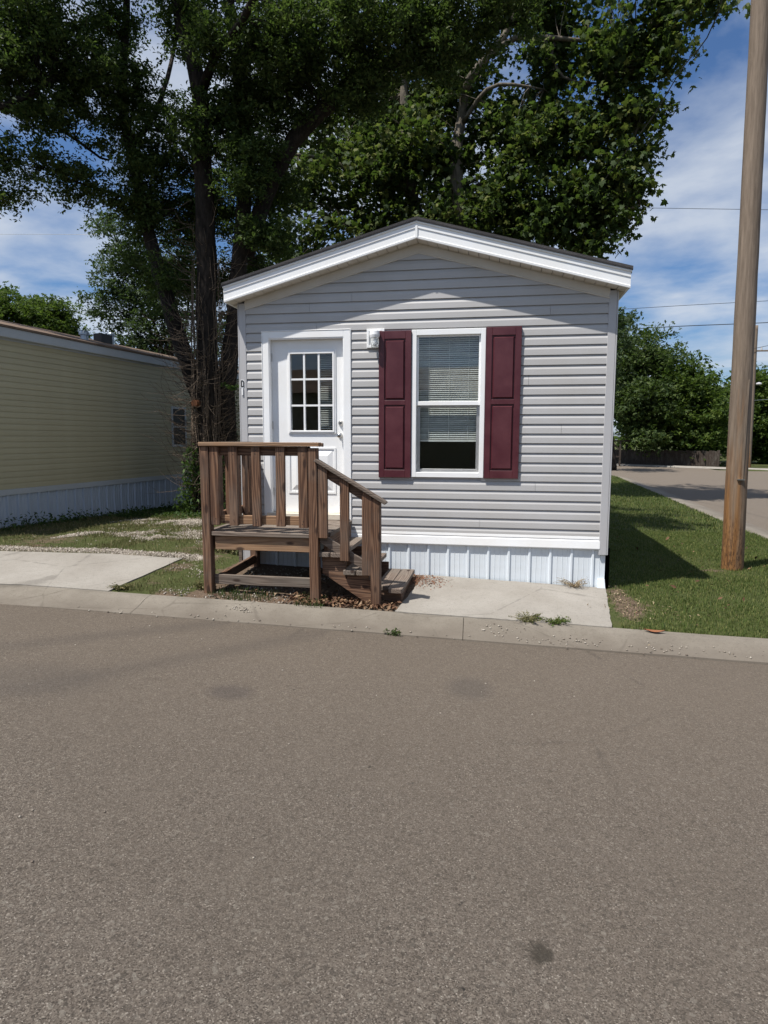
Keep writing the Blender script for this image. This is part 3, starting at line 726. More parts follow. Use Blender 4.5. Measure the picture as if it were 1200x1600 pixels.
for sgn, xe in ((-1, XE0), (1, XE1)):
    rake('fascia_board', fprof, m_white, sgn, xe)
    rake('drip_edge', dprof, m_white, sgn, xe - sgn * -0.006)
    rake('shingle_edge', sprof, m_shingle, sgn, xe + sgn * 0.014)
    # end cap of rake return along the eave and the eave fascia
    mb = MB(); a, b = sorted((xe - sgn * 0.001, xe - sgn * .022)); mb.box(a, b, YFB, HL + .2, under(xe) + .001, under(xe) + .149)
    hb(mb, 'eave_fascia', m_white)
    mb = MB(); a, b = sorted((xe - sgn * .0225, (HX1 if sgn > 0 else 0.0) + sgn * .017)); mb.box(a, b, 0.012, HL, under(xe) + .002, under(xe) + .016)
    hb(mb, 'eave_soffit', m_soffit)
    # roof slope
    prf = [(YFB + .0005, .151), (HL + .25, .151), (HL + .25, .206), (YFB + .0005, .206)]
    rake('roof', prf, m_shingle, sgn, xe + sgn * .014)
    # frieze (rake trim on the wall under the soffit)
    fz = [(-0.002, -.002), (-.020, -.002), (-.024, -.014), (-.020, -.088), (-.026, -.094), (-.024, -.104), (-.002, -.104)]
    rake('frieze_board', fz, m_soffit, sgn, (SX0 if sgn < 0 else SX1))
    # soffit panels with a row of vent slots at the wall
    n = 20; Wd = abs(xe - RIDGE_X) / n
    for i in range(n):
        xa = RIDGE_X + sgn * Wd * i + sgn * .003; xb = RIDGE_X + sgn * Wd * (i + 1) - sgn * .003
        mb = MB(); xc = (xa + xb) / 2
        for (u, w, y0, y1, dz) in ((xa, xb, YFB, -0.052, 0.0), (xa + sgn * .016, xb - sgn * .016, -0.054, -0.042, 0.0125), (xa, xb, -0.042, 0.004, 0.0)):
            vs = []
            for xx in (u, w):
                for yy in (y0, y1):
                    vs.append((xx, yy, under(xx) + dz - .001)); 
            for xx in (u, w):
                for yy in (y0, y1): vs.append((xx, yy, under(xx) + .014))
            mb.add(vs, [(0, 1, 3, 2), (4, 6, 7, 5), (0, 2, 6, 4), (1, 5, 7, 3), (0, 4, 5, 1), (2, 3, 7, 6)])
        hb(mb, 'soffit_panel', m_soffit)
# mitre cap at the ridge
mb = MB(); mb.prism([(RIDGE_X - .012, under(RIDGE_X - .012) + .004), (RIDGE_X, RIDGE_Z + .004), (RIDGE_X + .012, under(RIDGE_X + .012) + .004), (RIDGE_X + .012, under(RIDGE_X) + .15), (RIDGE_X, RIDGE_Z + .156), (RIDGE_X - .012, under(RIDGE_X) + .15)], YF - .011, YF - .0085, 'y')
hb(mb, 'ridge_cap', m_white)

# ---- door
mb = MB()
for (x0, x1, z0, z1) in [(0.271, 0.345, 0.68, 2.772), (1.205, 1.279, 0.68, 2.772), (0.345, 1.205, 2.698, 2.772)]:
    mb.box(x0, x1, -0.024, 0.004, z0, z1)
for (x0, x1, z0, z1) in [(0.262, 0.2705, 0.66, 2.781), (1.2795, 1.288, 0.66, 2.781), (0.2705, 1.2795, 2.7725, 2.781)]:
    mb.box(x0, x1, -0.028, 0.003, z0, z1)
hb(mb, 'door_casing', m_white, bev=0.003)
mb = MB()
mb.box(0.3355, 0.352, -0.018, 0.098, 0.70, 2.709); mb.box(1.198, 1.2145, -0.018, 0.098, 0.70, 2.709); mb.box(0.352, 1.198, -0.018, 0.098, 2.688, 2.709)
mb.box(0.352, 0.366, 0.075, 0.098, 0.70, 2.688)
hb(mb, 'door_jamb', m_white)
mb = MB(); mb.box(0.30, 1.25, -0.055, 0.0980, 0.676, 0.742); mb.box(0.36, 1.2, .02, .09, .7425, .752)
hb(mb, 'door_sill', m_sill, bev=.004)
# slab with openings for the nine panes
DY = 0.050
door = MB(); GX0, GX1, GZ0, GZ1 = 0.575, 1.065, 1.680, 2.532
def ring(mb, x0, x1, z0, z1, a, b, c, d, y0, y1):
    """frame between outer rect x0..z1 and inner rect a..d"""
    mb.box(x0, a, y0, y1, z0, z1); mb.box(b, x1, y0, y1, z0, z1); mb.box(a, b, y0, y1, z0, c); mb.box(a, b, y0, y1, d, z1)
ring(door, 0.3535, 1.1965, 0.754, 2.686, GX0, GX1, GZ0, GZ1, DY, DY + .042)
door_o = hb(door, 'door', m_white)
mb = MB(); ring(mb, 0.541, 1.099, 1.646, 2.566, 0.572, 1.068, 1.677, 2.535, DY - .013, DY + .002)
ring(mb, 0.556, 1.084, 1.661, 2.551, 0.576, 1.064, 1.681, 2.531, DY - .020, DY - .012)
mb.build('glass_frame', m_white, door_o, bev=.003)
mw = 0.020; cw = (GX1 - GX0 - 2 * mw) / 3; rh = (GZ1 - GZ0 - 2 * mw) / 3
mb = MB()
for i in (1, 2):
    xa = GX0 + cw * i + mw * (i - 1); mb.box(xa, xa + mw, DY - .012, DY + .022, GZ0, GZ1)
for i in (1, 2):
    za = GZ0 + rh * i + mw * (i - 1)
    for c in range(3):
        xa = GX0 + c * (cw + mw); mb.box(xa, xa + cw, DY - .011, DY + .021, za, za + mw)
mb.build('muntin', m_white, door_o)
pane_me = MB().box(0, cw - .001, 0, 0.004, 0, rh - .001).mesh('pane', m_glass)
for i in range(3):
    for j in range(3):
        link('pane', pane_me, door_o, loc=(GX0 + i * (cw + mw) + .0005, DY + .008, GZ0 + j * (rh + mw) + .0005))
# raised lower panel: moulding ring and bevelled field
mb = MB(); ring(mb, 0.535, 1.095, 0.965, 1.490, 0.556, 1.074, 0.986, 1.469, DY - .008, DY + .001)
xo0, xo1, zo0, zo1, ins = 0.570, 1.060, 1.000, 1.455, 0.060
mb.add([(xo0, DY + .001, zo0), (xo1, DY + .001, zo0), (xo1, DY + .001, zo1), (xo0, DY + .001, zo1), (xo0 + ins, DY - .016, zo0 + ins), (xo1 - ins, DY - .016, zo0 + ins), (xo1 - ins, DY - .016, zo1 - ins), (xo0 + ins, DY - .016, zo1 - ins)],
       [(0, 1, 5, 4), (1, 2, 6, 5), (2, 3, 7, 6), (3, 0, 4, 7), (4, 5, 6, 7)])
mb.build('lower_panel', m_white, door_o)
mb = MB().lathe([(0.026, 0), (0.027, -.012), (0.012, -.016), (0.011, -.032), (0.024, -.040), (0.029, -.056), (0.024, -.070), (0.008, -.074)], (1.148, DY, 1.625), 18, 'y'); mb.build('door_knob', m_metal, door_o, smooth=True)
mb = MB().lathe([(0.029, 0), (0.030, -.014), (0.020, -.026), (0.017, -.030)], (1.158, DY, 1.764), 18, 'y').box(1.151, 1.165, DY - .036, DY - .029, 1.759, 1.769); mb.build('deadbolt', m_metal, door_o, smooth=False)
for z in (0.98, 1.74, 2.50):
    MB().box(0.350, 0.358, DY - .014, DY - .001, z - .045, z + .045).build('hinge', m_metal, door_o)
# mini blind hanging inside behind the right column of panes
mb = MB()
for i in range(40): 
    z = 1.70 + i * .0205; mb.add([(0.885, .15, z), (1.09, .15, z), (1.09, .166, z + .010), (.885, .166, z + .010)], [(0, 1, 2, 3)])
hb(mb, 'door_blind', m_blind)

# ---- window (single hung) with blind
win = MB(); ring(win, 1.962, 2.749, 1.172, 2.751, 2.014, 2.698, 1.226, 2.692, -0.030, 0.088)
win_o = hb(win, 'window', m_white, bev=.003)
mb = MB(); ring(mb, 2.0145, 2.6975, 1.965, 2.6915, 2.034, 2.678, 1.994, 2.676, 0.000, 0.028); mb.box(2.0145, 2.6975, -.012, .0, 1.950, 1.992)
mb.build('upper_sash', m_white, win_o, bev=.002)
mb = MB(); ring(mb, 2.0145, 2.6975, 1.2265, 1.9495, 2.050, 2.662, 1.262, 1.930, 0.030, 0.056); mb.build('lower_sash', m_alu, win_o, bev=.002)
MB().box(2.030, 2.682, 0.012, 0.016, 1.990, 2.680).build('pane', m_glass, win_o)
MB().box(2.046, 2.666, 0.042, 0.046, 1.258, 1.934).build('pane', m_glass, win_o)
blind = MB()
nsl = 50; zt, zbm = 2.69, 1.60
for i in range(nsl):
    z = zbm + (zt - zbm) * i / nsl; y = 0.098; ti = .010 + .001 * math.sin(i * 1.7)
    x0, x1 = 2.022, 2.692; sag = .0015 * math.sin(i * 2.3)
    blind.add([(x0, y - .010, z - ti + sag), (x1, y - .010, z - ti - sag), (x1, y, z - ti * .2 - sag), (x0, y, z - ti * .2 + sag), (x1, y + .010, z + ti * .8 - sag), (x0, y + .010, z + ti * .8 + sag)], [(0, 1, 2, 3), (3, 2, 4, 5)])
blind.box(2.022, 2.692, .086, .110, 1.560, 1.582)
for x in (2.14, 2.36, 2.57): blind.box(x - .0015, x + .0015, .0850, .0858, 1.57, 2.69)
blind.build('blind', m_blind, win_o)

# ---- shutters
def shutter(x0, x1, z0, z1):
    mb = MB(); y0, yf = -0.002, -0.046
    st = 0.062; mid0, mid1 = 1.955, 2.005
    mb.box(x0, x1, -0.032, y0, z0, z1)
    ring(mb, x0, x1, z0, z1, x0 + st, x1 - st, z0 + .085, z1 - .085, yf, -0.0325)
    mb.box(x0 + st, x1 - st, yf, -.0325, mid0, mid1)
    o = hb(mb, 'shutter', m_maroon, bev=.003)
    for (a, b) in ((z0 + .085, mid0), (mid1, z1 - .085)):
        xa, xb, za, zb2 = x0 + st + .012, x1 - st - .012, a + .014, b - .014; i = .012
        m2 = MB().add([(xa, -.0322, za), (xb, -.0322, za), (xb, -.0322, zb2), (xa, -.0322, zb2), (xa + i, -.050, za + i), (xb - i, -.050, za + i), (xb - i, -.050, zb2 - i), (xa + i, -.050, zb2 - i)],
                      [(0, 1, 5, 4), (1, 2, 6, 5), (2, 3, 7, 6), (3, 0, 4, 7), (4, 5, 6, 7), (3, 2, 1, 0)])
        m2.build('shutter_panel', m_maroon, o)
    return o
shutter(1.603, 1.958, 1.165, 2.744); shutter(2.753, 3.118, 1.168, 2.755)

# ---- porch light on its mounting block
mb = MB(); ring(mb, 1.468, 1.663, 2.572, 2.772, 1.493, 1.638, 2.597, 2.747, -0.034, 0.0); mb.box(1.493, 1.638, -0.020, 0.0, 2.597, 2.747)
lamp = hb(mb, 'porch_light', m_white, bev=.002, label='white wall light with a clear ribbed glass jar')
mb = MB().lathe([(0.045, .076), (0.052, .070), (0.056, .030), (0.050, .004), (0.046, 0)][::-1], (1.565, -.085, 2.668), 20).box(1.535, 1.595, -.085, -.019, 2.70, 2.73); mb.build('lamp_cap', m_white, lamp, smooth=False)
jar = []
for i in range(20): jar.append((0.046 - .010 * (i / 19) ** 3 + .0015 * math.sin(i * 2.2), -.098 * i / 19))
MB().lathe(jar + [(.02, -.101)], (1.565, -.085, 2.667), 20).build('glass_jar', m_jar, lamp, smooth=True)
MB().lathe([(.010, .0), (.012, -.02), (.026, -.045), (.028, -.06), (.018, -.078), (.003, -.083)], (1.565, -.085, 2.667), 14).build('light_bulb', m_white, lamp, smooth=True)

# ---- house sign on the corner trim: D over 1
def letter(name, rings, y0, y1, mat):
    mb = MB()
    for outer, inner in rings:
        n = len(outer)
        for (yy, fl) in ((y0, 0), (y1, 1)):
            mb.v += [(x, yy, z) for x, z in outer] + [(x, yy, z) for x, z in inner]
        b = len(mb.v) - 4 * n
        for i in range(n):
            j = (i + 1) % n
            mb.f += [(b + i, b + j, b + n + j, b + n + i), (b + 2 * n + i, b + 3 * n + i, b + 3 * n + j, b + 2 * n + j),
                     (b + i, b + 2 * n + i, b + 2 * n + j, b + j), (b + n + i, b + n + j, b + 3 * n + j, b + 3 * n + i)]
    return hb(mb, name, mat)
def dshape(x0, x1, z0, z1, r):
    pts = [(x0, z0), (x1 - r, z0)]
    for a in range(-75, 1, 15): pts.append((x1 - r + r * math.cos(math.radians(a)), z0 + r + r * math.sin(math.radians(a))))
    for a in range(0, 91, 15): pts.append((x1 - r + r * math.cos(math.radians(a)), z1 - r + r * math.sin(math.radians(a))))
    pts.append((x0, z1)); return pts
letter('house_letter', [(dshape(.010, .046, 2.168, 2.244, .016), dshape(.021, .035, 2.180, 2.232, .008))], -.0245, -.0275, m_black)
MB_ = MB().prism(dshape(.005, .051, 2.160, 2.250, .018), -.0225, -.0240, 'y'); hb(MB_, 'letter_backing', m_white)
MB_ = MB().prism([(.021, 2.078), (.035, 2.078), (.035, 2.158), (.026, 2.158), (.018, 2.146), (.021, 2.142)], -.034, -.023, 'y'); hb(MB_, 'house_number', m_white)

# ------------------------------------------------------------------ wooden porch
porch = empty('wooden_porch', (0.6, -0.6, 0.04), 'weathered brown wooden porch with railing and side steps at the white door', 'porch')
def pb(mb, name, mat, bev=.004, **k):
    o = mb.build(name, mat, porch, bev=bev, **k); o.matrix_parent_inverse = Matrix.Translation(-Vector(porch.location)); return o
def box(x0, x1, y0, y1, z0, z1): return MB().box(x0, x1, y0, y1, z0, z1)
def lean_box(x0, x1, y0, y1, z0, z1, dx=0.0, dy=0.0):
    m = MB().box(x0, x1, y0, y1, z0, z1); m.v = [(x + (dx if z == z1 else 0), y + (dy if z == z1 else 0), z) for x, y, z in m.v]; return m
FY = -1.150
# posts
pb(lean_box(.033, .122, FY, FY + .089, .0, 1.513, -.007), 'post', m_wood['z'])
pb(lean_box(1.132, 1.221, FY, FY + .089, -.03, 1.500, -.012), 'post', m_wood['z'])
pb(lean_box(1.732, 1.821, FY, FY + .089, -.05, 1.030, -.002), 'post', m_wood['z'])
pb(box(.120, .209, -.135, -.046, .0, .628), 'post', m_wood['z'])
pb(box(1.20, 1.289, -.135, -.046, .0, .628), 'post', m_wood['z'])
pb(box(.040, .129, -.135, -.046, .631, 1.513), 'post', m_wood['z'])
# top rails and caps
pb(box(.022, 1.238, FY - .018, FY + .072, 1.5145, 1.553), 'cap_rail', m_tan['x'])
pb(box(1.185, 1.250, FY + .080, FY + .115, 1.512, 1.548), 'rail_end_block', m_wood['x'])
pb(box(.040, .130, FY + .0735, -.03, 1.5145, 1.553), 'cap_rail', m_deck['y'])
pb(box(.125, 1.128, FY + .042, FY + .080, 1.424, 1.513), 'sub_rail', m_wood['x'])
pb(box(.050, .088, FY + .092, -.14, 1.424, 1.513), 'sub_rail', m_wood['y'])
# bottom rails
pb(box(.215, 1.128, FY + .042, FY + .080, .752, .838), 'bottom_rail', m_tan['x'], label='lighter tan bottom rail behind the balusters')
pb(box(.050, .088, FY + .092, -.14, .752, .838), 'bottom_rail', m_wood['y'])
# front balusters
for x0, w in ((.126, .090), (.320, .090), (.556, .088), (.798, .090), (1.026, .092)):
    j = rnd.uniform(-.004, .004)
    pb(lean_box(x0, x0 + w, FY + .003, FY + .041, .738 + j, 1.5135, j), 'baluster', m_wood['z'])
# left side balusters
for y in (-.93, -.70, -.46, -.25):
    pb(box(.089, .127, y, y + .088, .742, 1.5135), 'baluster', m_wood['z'])
# landing deck boards run along the front
ys = FY + .004; bw = .139; n = 8
for i in range(n):
    a = ys + i * (bw + .006)
    if a > -.05: break
    b = min(a + bw, -.036); x0 = .128 if i == 0 else (.030 if b < -.14 else .13)
    if i == 0: x1 = 1.128
    else: x1 = 1.300 + rnd.uniform(-.004, .004)
    if i == 0:
        pb(box(x0, x1, a, b - .0, .634, .674), 'deck_board', m_deck['x'])
    else:
        pb(box(max(x0, .030 if a > FY + .095 else .128), x1, a, b, .634 + rnd.uniform(-.002, .002), .674 + rnd.uniform(-.002, .002)), 'deck_board', m_deck['x'])
# rims
pb(box(.150, 1.128, FY + .034, FY + .072, .492, .632), 'rim_joist', m_tan['x'], label='lighter tan rim board under the front edge of the landing')
pb(box(.112, .149, FY + .09, -.14, .492, .632), 'rim_joist', m_wood['y'])
pb(box(1.248, 1.286, FY + .09, -.14, .44, .632), 'rim_joist', m_wood['y'])
# low rails
pb(box(.125, 1.128, FY + .050, FY + .088, .138, .234), 'low_rail', m_deck['x'])
m_ = MB().box(.128, .166, FY + .09, -.09, .132, .225); m_.v = [(x + (.02 if y > -.5 else 0), y, z + (.035 if y > -.5 else 0.0)) for x, y, z in m_.v]
pb(m_, 'low_rail', m_wood['y'])
# stair: sloping rail cap, sub rail, bottom rail, balusters
def slope_board(x0, z0, x1, z1, h, y0, y1, cut=True):
    return MB().prism([(x0, z0 - h), (x1, z1 - h), (x1, z1), (x0, z0)], y0, y1, 'y')
SL = (1.005 - 1.399) / (1.871 - 1.200)
zs = lambda x: 1.404 + SL * (x - 1.200)
c_ = MB().prism([(1.186, zs(1.186) - .036), (1.868, zs(1.868) - .036), (1.886, zs(1.886) - .006), (1.872, zs(1.872)), (1.204, zs(1.204))], FY - .022, FY + .068, 'y')
pb(c_, 'stair_cap_rail', m_deck['x'])
pb(MB().prism([(1.222, zs(1.222) - .037 - .098), (1.740, zs(1.740) - .037 - .098), (1.740, zs(1.740) - .037), (1.222, zs(1.222) - .037)], FY + .042, FY + .078, 'y'), 'stair_sub_rail', m_wood['x'])
for x0, zb in ((1.2215, .640), (1.432, .425), (1.646, .292)):
    m_ = MB().prism([(x0, zb), (x0 + .088, zb), (x0 + .088, zs(x0 + .088) - .038), (x0, zs(x0) - .038)], FY + .002, FY + .040, 'y'); pb(m_, 'baluster', m_wood['z'])
zb_ = lambda x: .690 + SL * (x - 1.222)
pb(MB().prism([(1.222, zb_(1.222) - .10), (1.730, zb_(1.730) - .10), (1.730, zb_(1.730)), (1.222, zb_(1.222))], FY + .042, FY + .078, 'y'), 'stair_bottom_rail', m_deck['x'])
# stringers
def stringer(y0):
    return MB().prism([(1.235, .285), (1.735, -.035), (1.735, .235), (1.470, .235), (1.470, .400), (1.235, .400)], y0, y0 + .038, 'y')
for y0 in (FY + .080, -.64, -.15): pb(stringer(y0), 'stringer', m_wood['x'], bev=.003)
pb(MB().box(1.23, 1.45, FY + .081, FY + .118, .4015, .4525), 'stringer_block', m_wood['x'])
pb(MB().box(1.48, 1.70, FY + .081, FY + .118, .2365, .2845), 'stringer_block', m_wood['x'])
# treads: pairs of boards running front to back
for (x0, zt, w, y0) in ((1.200, .497, .122, FY + .030), (1.452, .329, .124, FY + .030), (1.735, .155, .140, FY + .090)):
    for i in range(2):
        a = x0 + i * (w + .006)
        yy = y0 + (0.10 if (zt < .2 and i == 0) else 0.0)
        m_ = MB().prism([(a, yy + .012), (a + .012, yy), (a + w - .012, yy), (a + w, yy + .012), (a + w, -.10), (a, -.10)], zt - .044, zt, 'z')
        pb(m_, 'tread', m_deck['y'], bev=.003)
pb(box(1.76, 2.0, FY + .20, FY + .238, .0, .1105), 'step_block', m_wood['x']); pb(box(1.76, 2.0, -.20, -.162, .02, .1105), 'step_block', m_wood['x'])
pb(box(1.9605, 1.999, FY + .239, -.21, .0, .1105), 'step_block', m_wood['y'])

nh = MB()
for (nxx, nyy) in ((.075, FY + .02), (.090, FY + .05), (1.175, FY + .01), (1.200, FY + .04), (.62, FY + .03)):
    nh.lathe([(.0055, 0), (.005, .0015), (.001, .002)], (nxx, nyy, 1.553), 8)
for x0 in (.171, .365, .600, .843, 1.072):
    for z in (1.470, 1.440, .800, .775): nh.lathe([(.0045, 0), (.004, -.0015), (.001, -.002)], (x0 + rnd.uniform(-.012, .012), FY + .003, z + rnd.uniform(-.006, .006)), 8, 'y')
for xt, zt in ((1.26, .497), (1.39, .497), (1.51, .329), (1.64, .329), (1.80, .155), (1.95, .155)):
    for yv in (FY + .12, -.66, -.16): nh.lathe([(.0055, 0), (.005, .0012), (.001, .0016)], (xt, yv, zt), 8)
pb(nh, 'nail_heads', m_black, bev=0, kind='stuff')

# ------------------------------------------------------------------ yellow mobile home
YA = math.radians(5.7)
yh = empty('mobile_home', (-4.614, 1.569, 0.2), 'pale yellow mobile home in shade with ribbed bluish skirting, at the left edge', 'mobile home', rz=-YA)
YZ0 = -0.2
Y0, Y1, YWID = -1.3, 13.0, 4.4
def yb(mb, name, mat, parent=None, **k): return mb.build(name, mat, parent or yh, **k)
def zz(z): return z - 0.2
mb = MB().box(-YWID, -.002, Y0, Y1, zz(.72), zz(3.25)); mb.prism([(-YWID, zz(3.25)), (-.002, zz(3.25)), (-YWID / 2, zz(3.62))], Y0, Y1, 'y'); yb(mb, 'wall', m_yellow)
CY = 0.0925
bm_ = MB().prism([(0, 0), (.012, 0), (.0105, CY * .62), (.001, CY - .001), (0, CY - .001)], Y0, Y1, 'y').mesh('siding_board', m_yellow)
for k in range(25):
    z = .792 + k * CY
    if z > 3.08: break
    link('siding_board', bm_, yh, loc=(0, 0, zz(z)))
# front wall siding
bf_ = MB().prism([(0, 0), (-.012, 0), (-.0105, CY * .62), (-.001, CY - .001), (0, CY - .001)], -YWID, 0, 'x').mesh('siding_board', m_yellow)
for k in range(26): link('siding_board', bf_, yh, loc=(0, Y0, zz(.792 + k * CY)))
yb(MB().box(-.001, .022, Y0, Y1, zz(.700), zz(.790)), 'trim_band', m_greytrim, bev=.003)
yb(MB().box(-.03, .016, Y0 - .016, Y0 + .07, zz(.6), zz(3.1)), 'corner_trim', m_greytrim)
RY_ = 0.205
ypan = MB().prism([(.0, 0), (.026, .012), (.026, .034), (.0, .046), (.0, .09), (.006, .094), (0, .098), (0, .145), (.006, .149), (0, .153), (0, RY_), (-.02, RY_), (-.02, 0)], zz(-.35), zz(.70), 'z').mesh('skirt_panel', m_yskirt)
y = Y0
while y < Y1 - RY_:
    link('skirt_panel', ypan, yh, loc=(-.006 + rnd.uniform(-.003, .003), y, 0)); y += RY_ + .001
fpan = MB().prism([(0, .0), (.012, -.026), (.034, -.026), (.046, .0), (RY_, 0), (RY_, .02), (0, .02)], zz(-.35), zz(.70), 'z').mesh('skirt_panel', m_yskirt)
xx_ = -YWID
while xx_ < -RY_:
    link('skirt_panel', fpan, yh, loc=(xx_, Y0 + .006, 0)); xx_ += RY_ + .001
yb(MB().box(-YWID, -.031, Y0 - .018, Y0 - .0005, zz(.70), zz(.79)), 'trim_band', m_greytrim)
# eave: fascia with gutter line, soffit, roof
yb(MB().prism([(.005, zz(3.105)), (.105, zz(3.105)), (.112, zz(3.115)), (.112, zz(3.25)), (.005, zz(3.25))], Y0 - .2, Y1, 'y'), 'fascia_board', m_greytrim)
yb(MB().box(-.001, .020, Y0, Y1, zz(3.075), zz(3.104)), 'frieze_board', m_greytrim)
rf = MB()
for s in (1, -1):
    xe = .135 if s > 0 else -YWID - .135
    rf.add([(xe, Y0 - .25, zz(3.252)), (-YWID / 2, Y0 - .25, zz(3.80)), (-YWID / 2, Y1 + .1, zz(3.80)), (xe, Y1 + .1, zz(3.252)), (xe, Y0 - .25, zz(3.285)), (-YWID / 2, Y0 - .25, zz(3.84)), (-YWID / 2, Y1 + .1, zz(3.84)), (xe, Y1 + .1, zz(3.285))],
           [(0, 1, 2, 3), (4, 7, 6, 5), (0, 4, 5, 1), (1, 5, 6, 2), (2, 6, 7, 3), (3, 7, 4, 0)])
yroof = yb(rf, 'roof', m_shingleY)
def roofz(x): return 3.285 + (.135 - x) * (3.84 - 3.285) / (YWID / 2 + .135)
for (lx, ly, r, h, mm) in ((-.8, 2.98, .075, .13, m_galv), (-1.4, 4.52, .062, .22, m_galv)):
    MB().lathe([(r, -.12), (r, h - .05), (r * 1.35, h - .05), (r * 1.35, h - .01), (r * .9, h + .03), (.01, h + .035)], (lx, ly, zz(roofz(lx))), 14).build('roof_vent', mm, yroof)
MB().box(-1.45, -1.25, 4.02, 4.36, zz(roofz(-1.25)) - .08, zz(roofz(-1.35)) + .17).build('roof_hatch', m_black, yroof)
# rear window
mb = MB(); s0, s1, z0, z1 = 4.575, 5.13, 1.40, 2.28
mb.box(0.0, .030, s0, s0 + .045, zz(z0), zz(z1)); mb.box(0, .030, s1 - .045, s1, zz(z0), zz(z1)); mb.box(0, .030, s0 + .045, s1 - .045, zz(z0), zz(z0 + .05)); mb.box(0, .030, s0 + .045, s1 - .045, zz(z1 - .05), zz(z1)); mb.box(0, .026, s0 + .045, s1 - .045, zz(1.82), zz(1.86))
yw_ = yb(mb, 'window', m_greytrim)
m_dpane = mk_glass('dark_glass'); 
MB().box(.0125, .0145, s0 + .046, s1 - .046, zz(z0 + .051), zz(1.819)).build('pane', m_black, yw_); MB().box(.0125, .0145, s0 + .046, s1 - .046, zz(1.861), zz(z1 - .051)).build('pane', m_black, yw_)

# ------------------------------------------------------------------ home across the road (seen in the glass)
oh = empty('mobile_home', (0.0, -14.0, -.2), 'tan mobile home across the road, seen only as a dark reflection in the glass', 'mobile home')
MB().box(-10, 12, -4.2, 0, 0, 3.3).build('wall', m_yellow, oh)
MB().prism([(-4.4, 3.301), (.2, 3.301), (-2.1, 4.3)], -10.2, 12.2, 'x').build('roof', m_shingleY, oh)
for xq in (-7, -2.5, 3, 8):
    o = MB().box(xq, xq + .9, .001, .04, 1.3, 2.5).build('window', m_greytrim, oh); MB().box(xq + .06, xq + .84, .041, .05, 1.36, 2.44).build('pane', m_black, o)

# ------------------------------------------------------------------ trees
def resample(pts, rads, step=0.35, wob=0.0, seed=0):
    R = random.Random(seed); P = [Vector(p) for p in pts]; out, ro = [], []
    for i in range(len(P) - 1):
        p0 = P[max(i - 1, 0)]; p1 = P[i]; p2 = P[i + 1]; p3 = P[min(i + 2, len(P) - 1)]
        n = max(1, int((p2 - p1).length / step))
        for k in range(n):
            t = k / n; t2, t3 = t * t, t * t * t
            q = 0.5 * ((2 * p1) + (p2 - p0) * t + (2 * p0 - 5 * p1 + 4 * p2 - p3) * t2 + (3 * p1 - p0 - 3 * p2 + p3) * t3)
            r = rads[i] * (1 - t) + rads[i + 1] * t
            out.append(q + Vector((R.uniform(-1, 1), R.uniform(-1, 1), R.uniform(-1, 1))) * wob * r); ro.append(r)
    out.append(P[-1]); ro.append(rads[-1]); return out, ro

def leaf_template(kind):
    if kind == 'palm':      # five-lobed leaf, cupped: fan round a centre
        o = [(0, -.36), (.16, -.24), (.44, -.30), (.34, -.04), (.56, .14), (.28, .18), (.20, .34), (0, .62), (-.20, .34), (-.28, .18), (-.56, .14), (-.34, -.04), (-.44, -.30), (-.16, -.24)]
        V = np.array([(0, 0, .0)] + [(x, y, -.22 * (x * x + y * y) ** .5 + (.08 if i % 2 else -.04)) for i, (x, y) in enumerate(o)])
        n = len(o); F = np.array([(0, 1 + i, 1 + (i + 1) % n) for i in range(n)]); return V, F
    if kind == 'oval':
        V = np.array([(0, -.5, 0), (.23, -.08, .07), (0, .5, -.06), (-.23, -.08, .07)]); return V, np.array([(0, 1, 2), (0, 2, 3)])
    if kind == 'clump':     # three pointed leaflets in one spray
        V, F = [], []
        for a in (-52, 0, 52):
            c, s = math.cos(math.radians(a)), math.sin(math.radians(a)); b = len(V)
            for x, y, z in ((0, 0, 0), (.15, .28, .05), (0, .62, -.08), (-.15, .28, .05)): V.append((x * c - y * s, x * s + y * c - .2, z))
            F += [(b, b + 1, b + 2), (b, b + 2, b + 3)]
        return np.array(V), np.array(F)

def scatter_leaves(P, size, kind, R, up=0.7, sv=0.35):
    """leaf polygons at points P with random tilt; returns V, F arrays"""
    T, F = leaf_template(kind); n = len(P)
    nrm = R.normal(size=(n, 3)); nrm[:, 2] = np.abs(nrm[:, 2]) + up; nrm /= np.linalg.norm(nrm, axis=1)[:, None]
    a = R.normal(size=(n, 3)); a[:, 2] -= 0.5; a -= nrm * (a * nrm).sum(1)[:, None]; a /= np.linalg.norm(a, axis=1)[:, None]
    b = np.cross(a, nrm); s = size * (1 + sv * R.uniform(-1, 1, n))
    V = P[:, None, :] + s[:, None, None] * (T[None, :, 0, None] * b[:, None] + T[None, :, 1, None] * a[:, None] + T[None, :, 2, None] * nrm[:, None])
    k = len(T); FF = (F[None] + (np.arange(n) * k)[:, None, None]).reshape(-1, 3)
    return V.reshape(-1, 3), FF

def crown_points(blobs, R, shell=0.5):
    """cluster centres spread in ellipsoids; blobs: (centre, radii, count)"""
    out = []
    for c, r, n in blobs:
        d = R.normal(size=(n, 3)); d /= np.linalg.norm(d, axis=1)[:, None]
        t = R.uniform(0, 1, n) ** shell
        out.append(np.array(c) + d * t[:, None] * np.array(r))
    return np.concatenate(out)

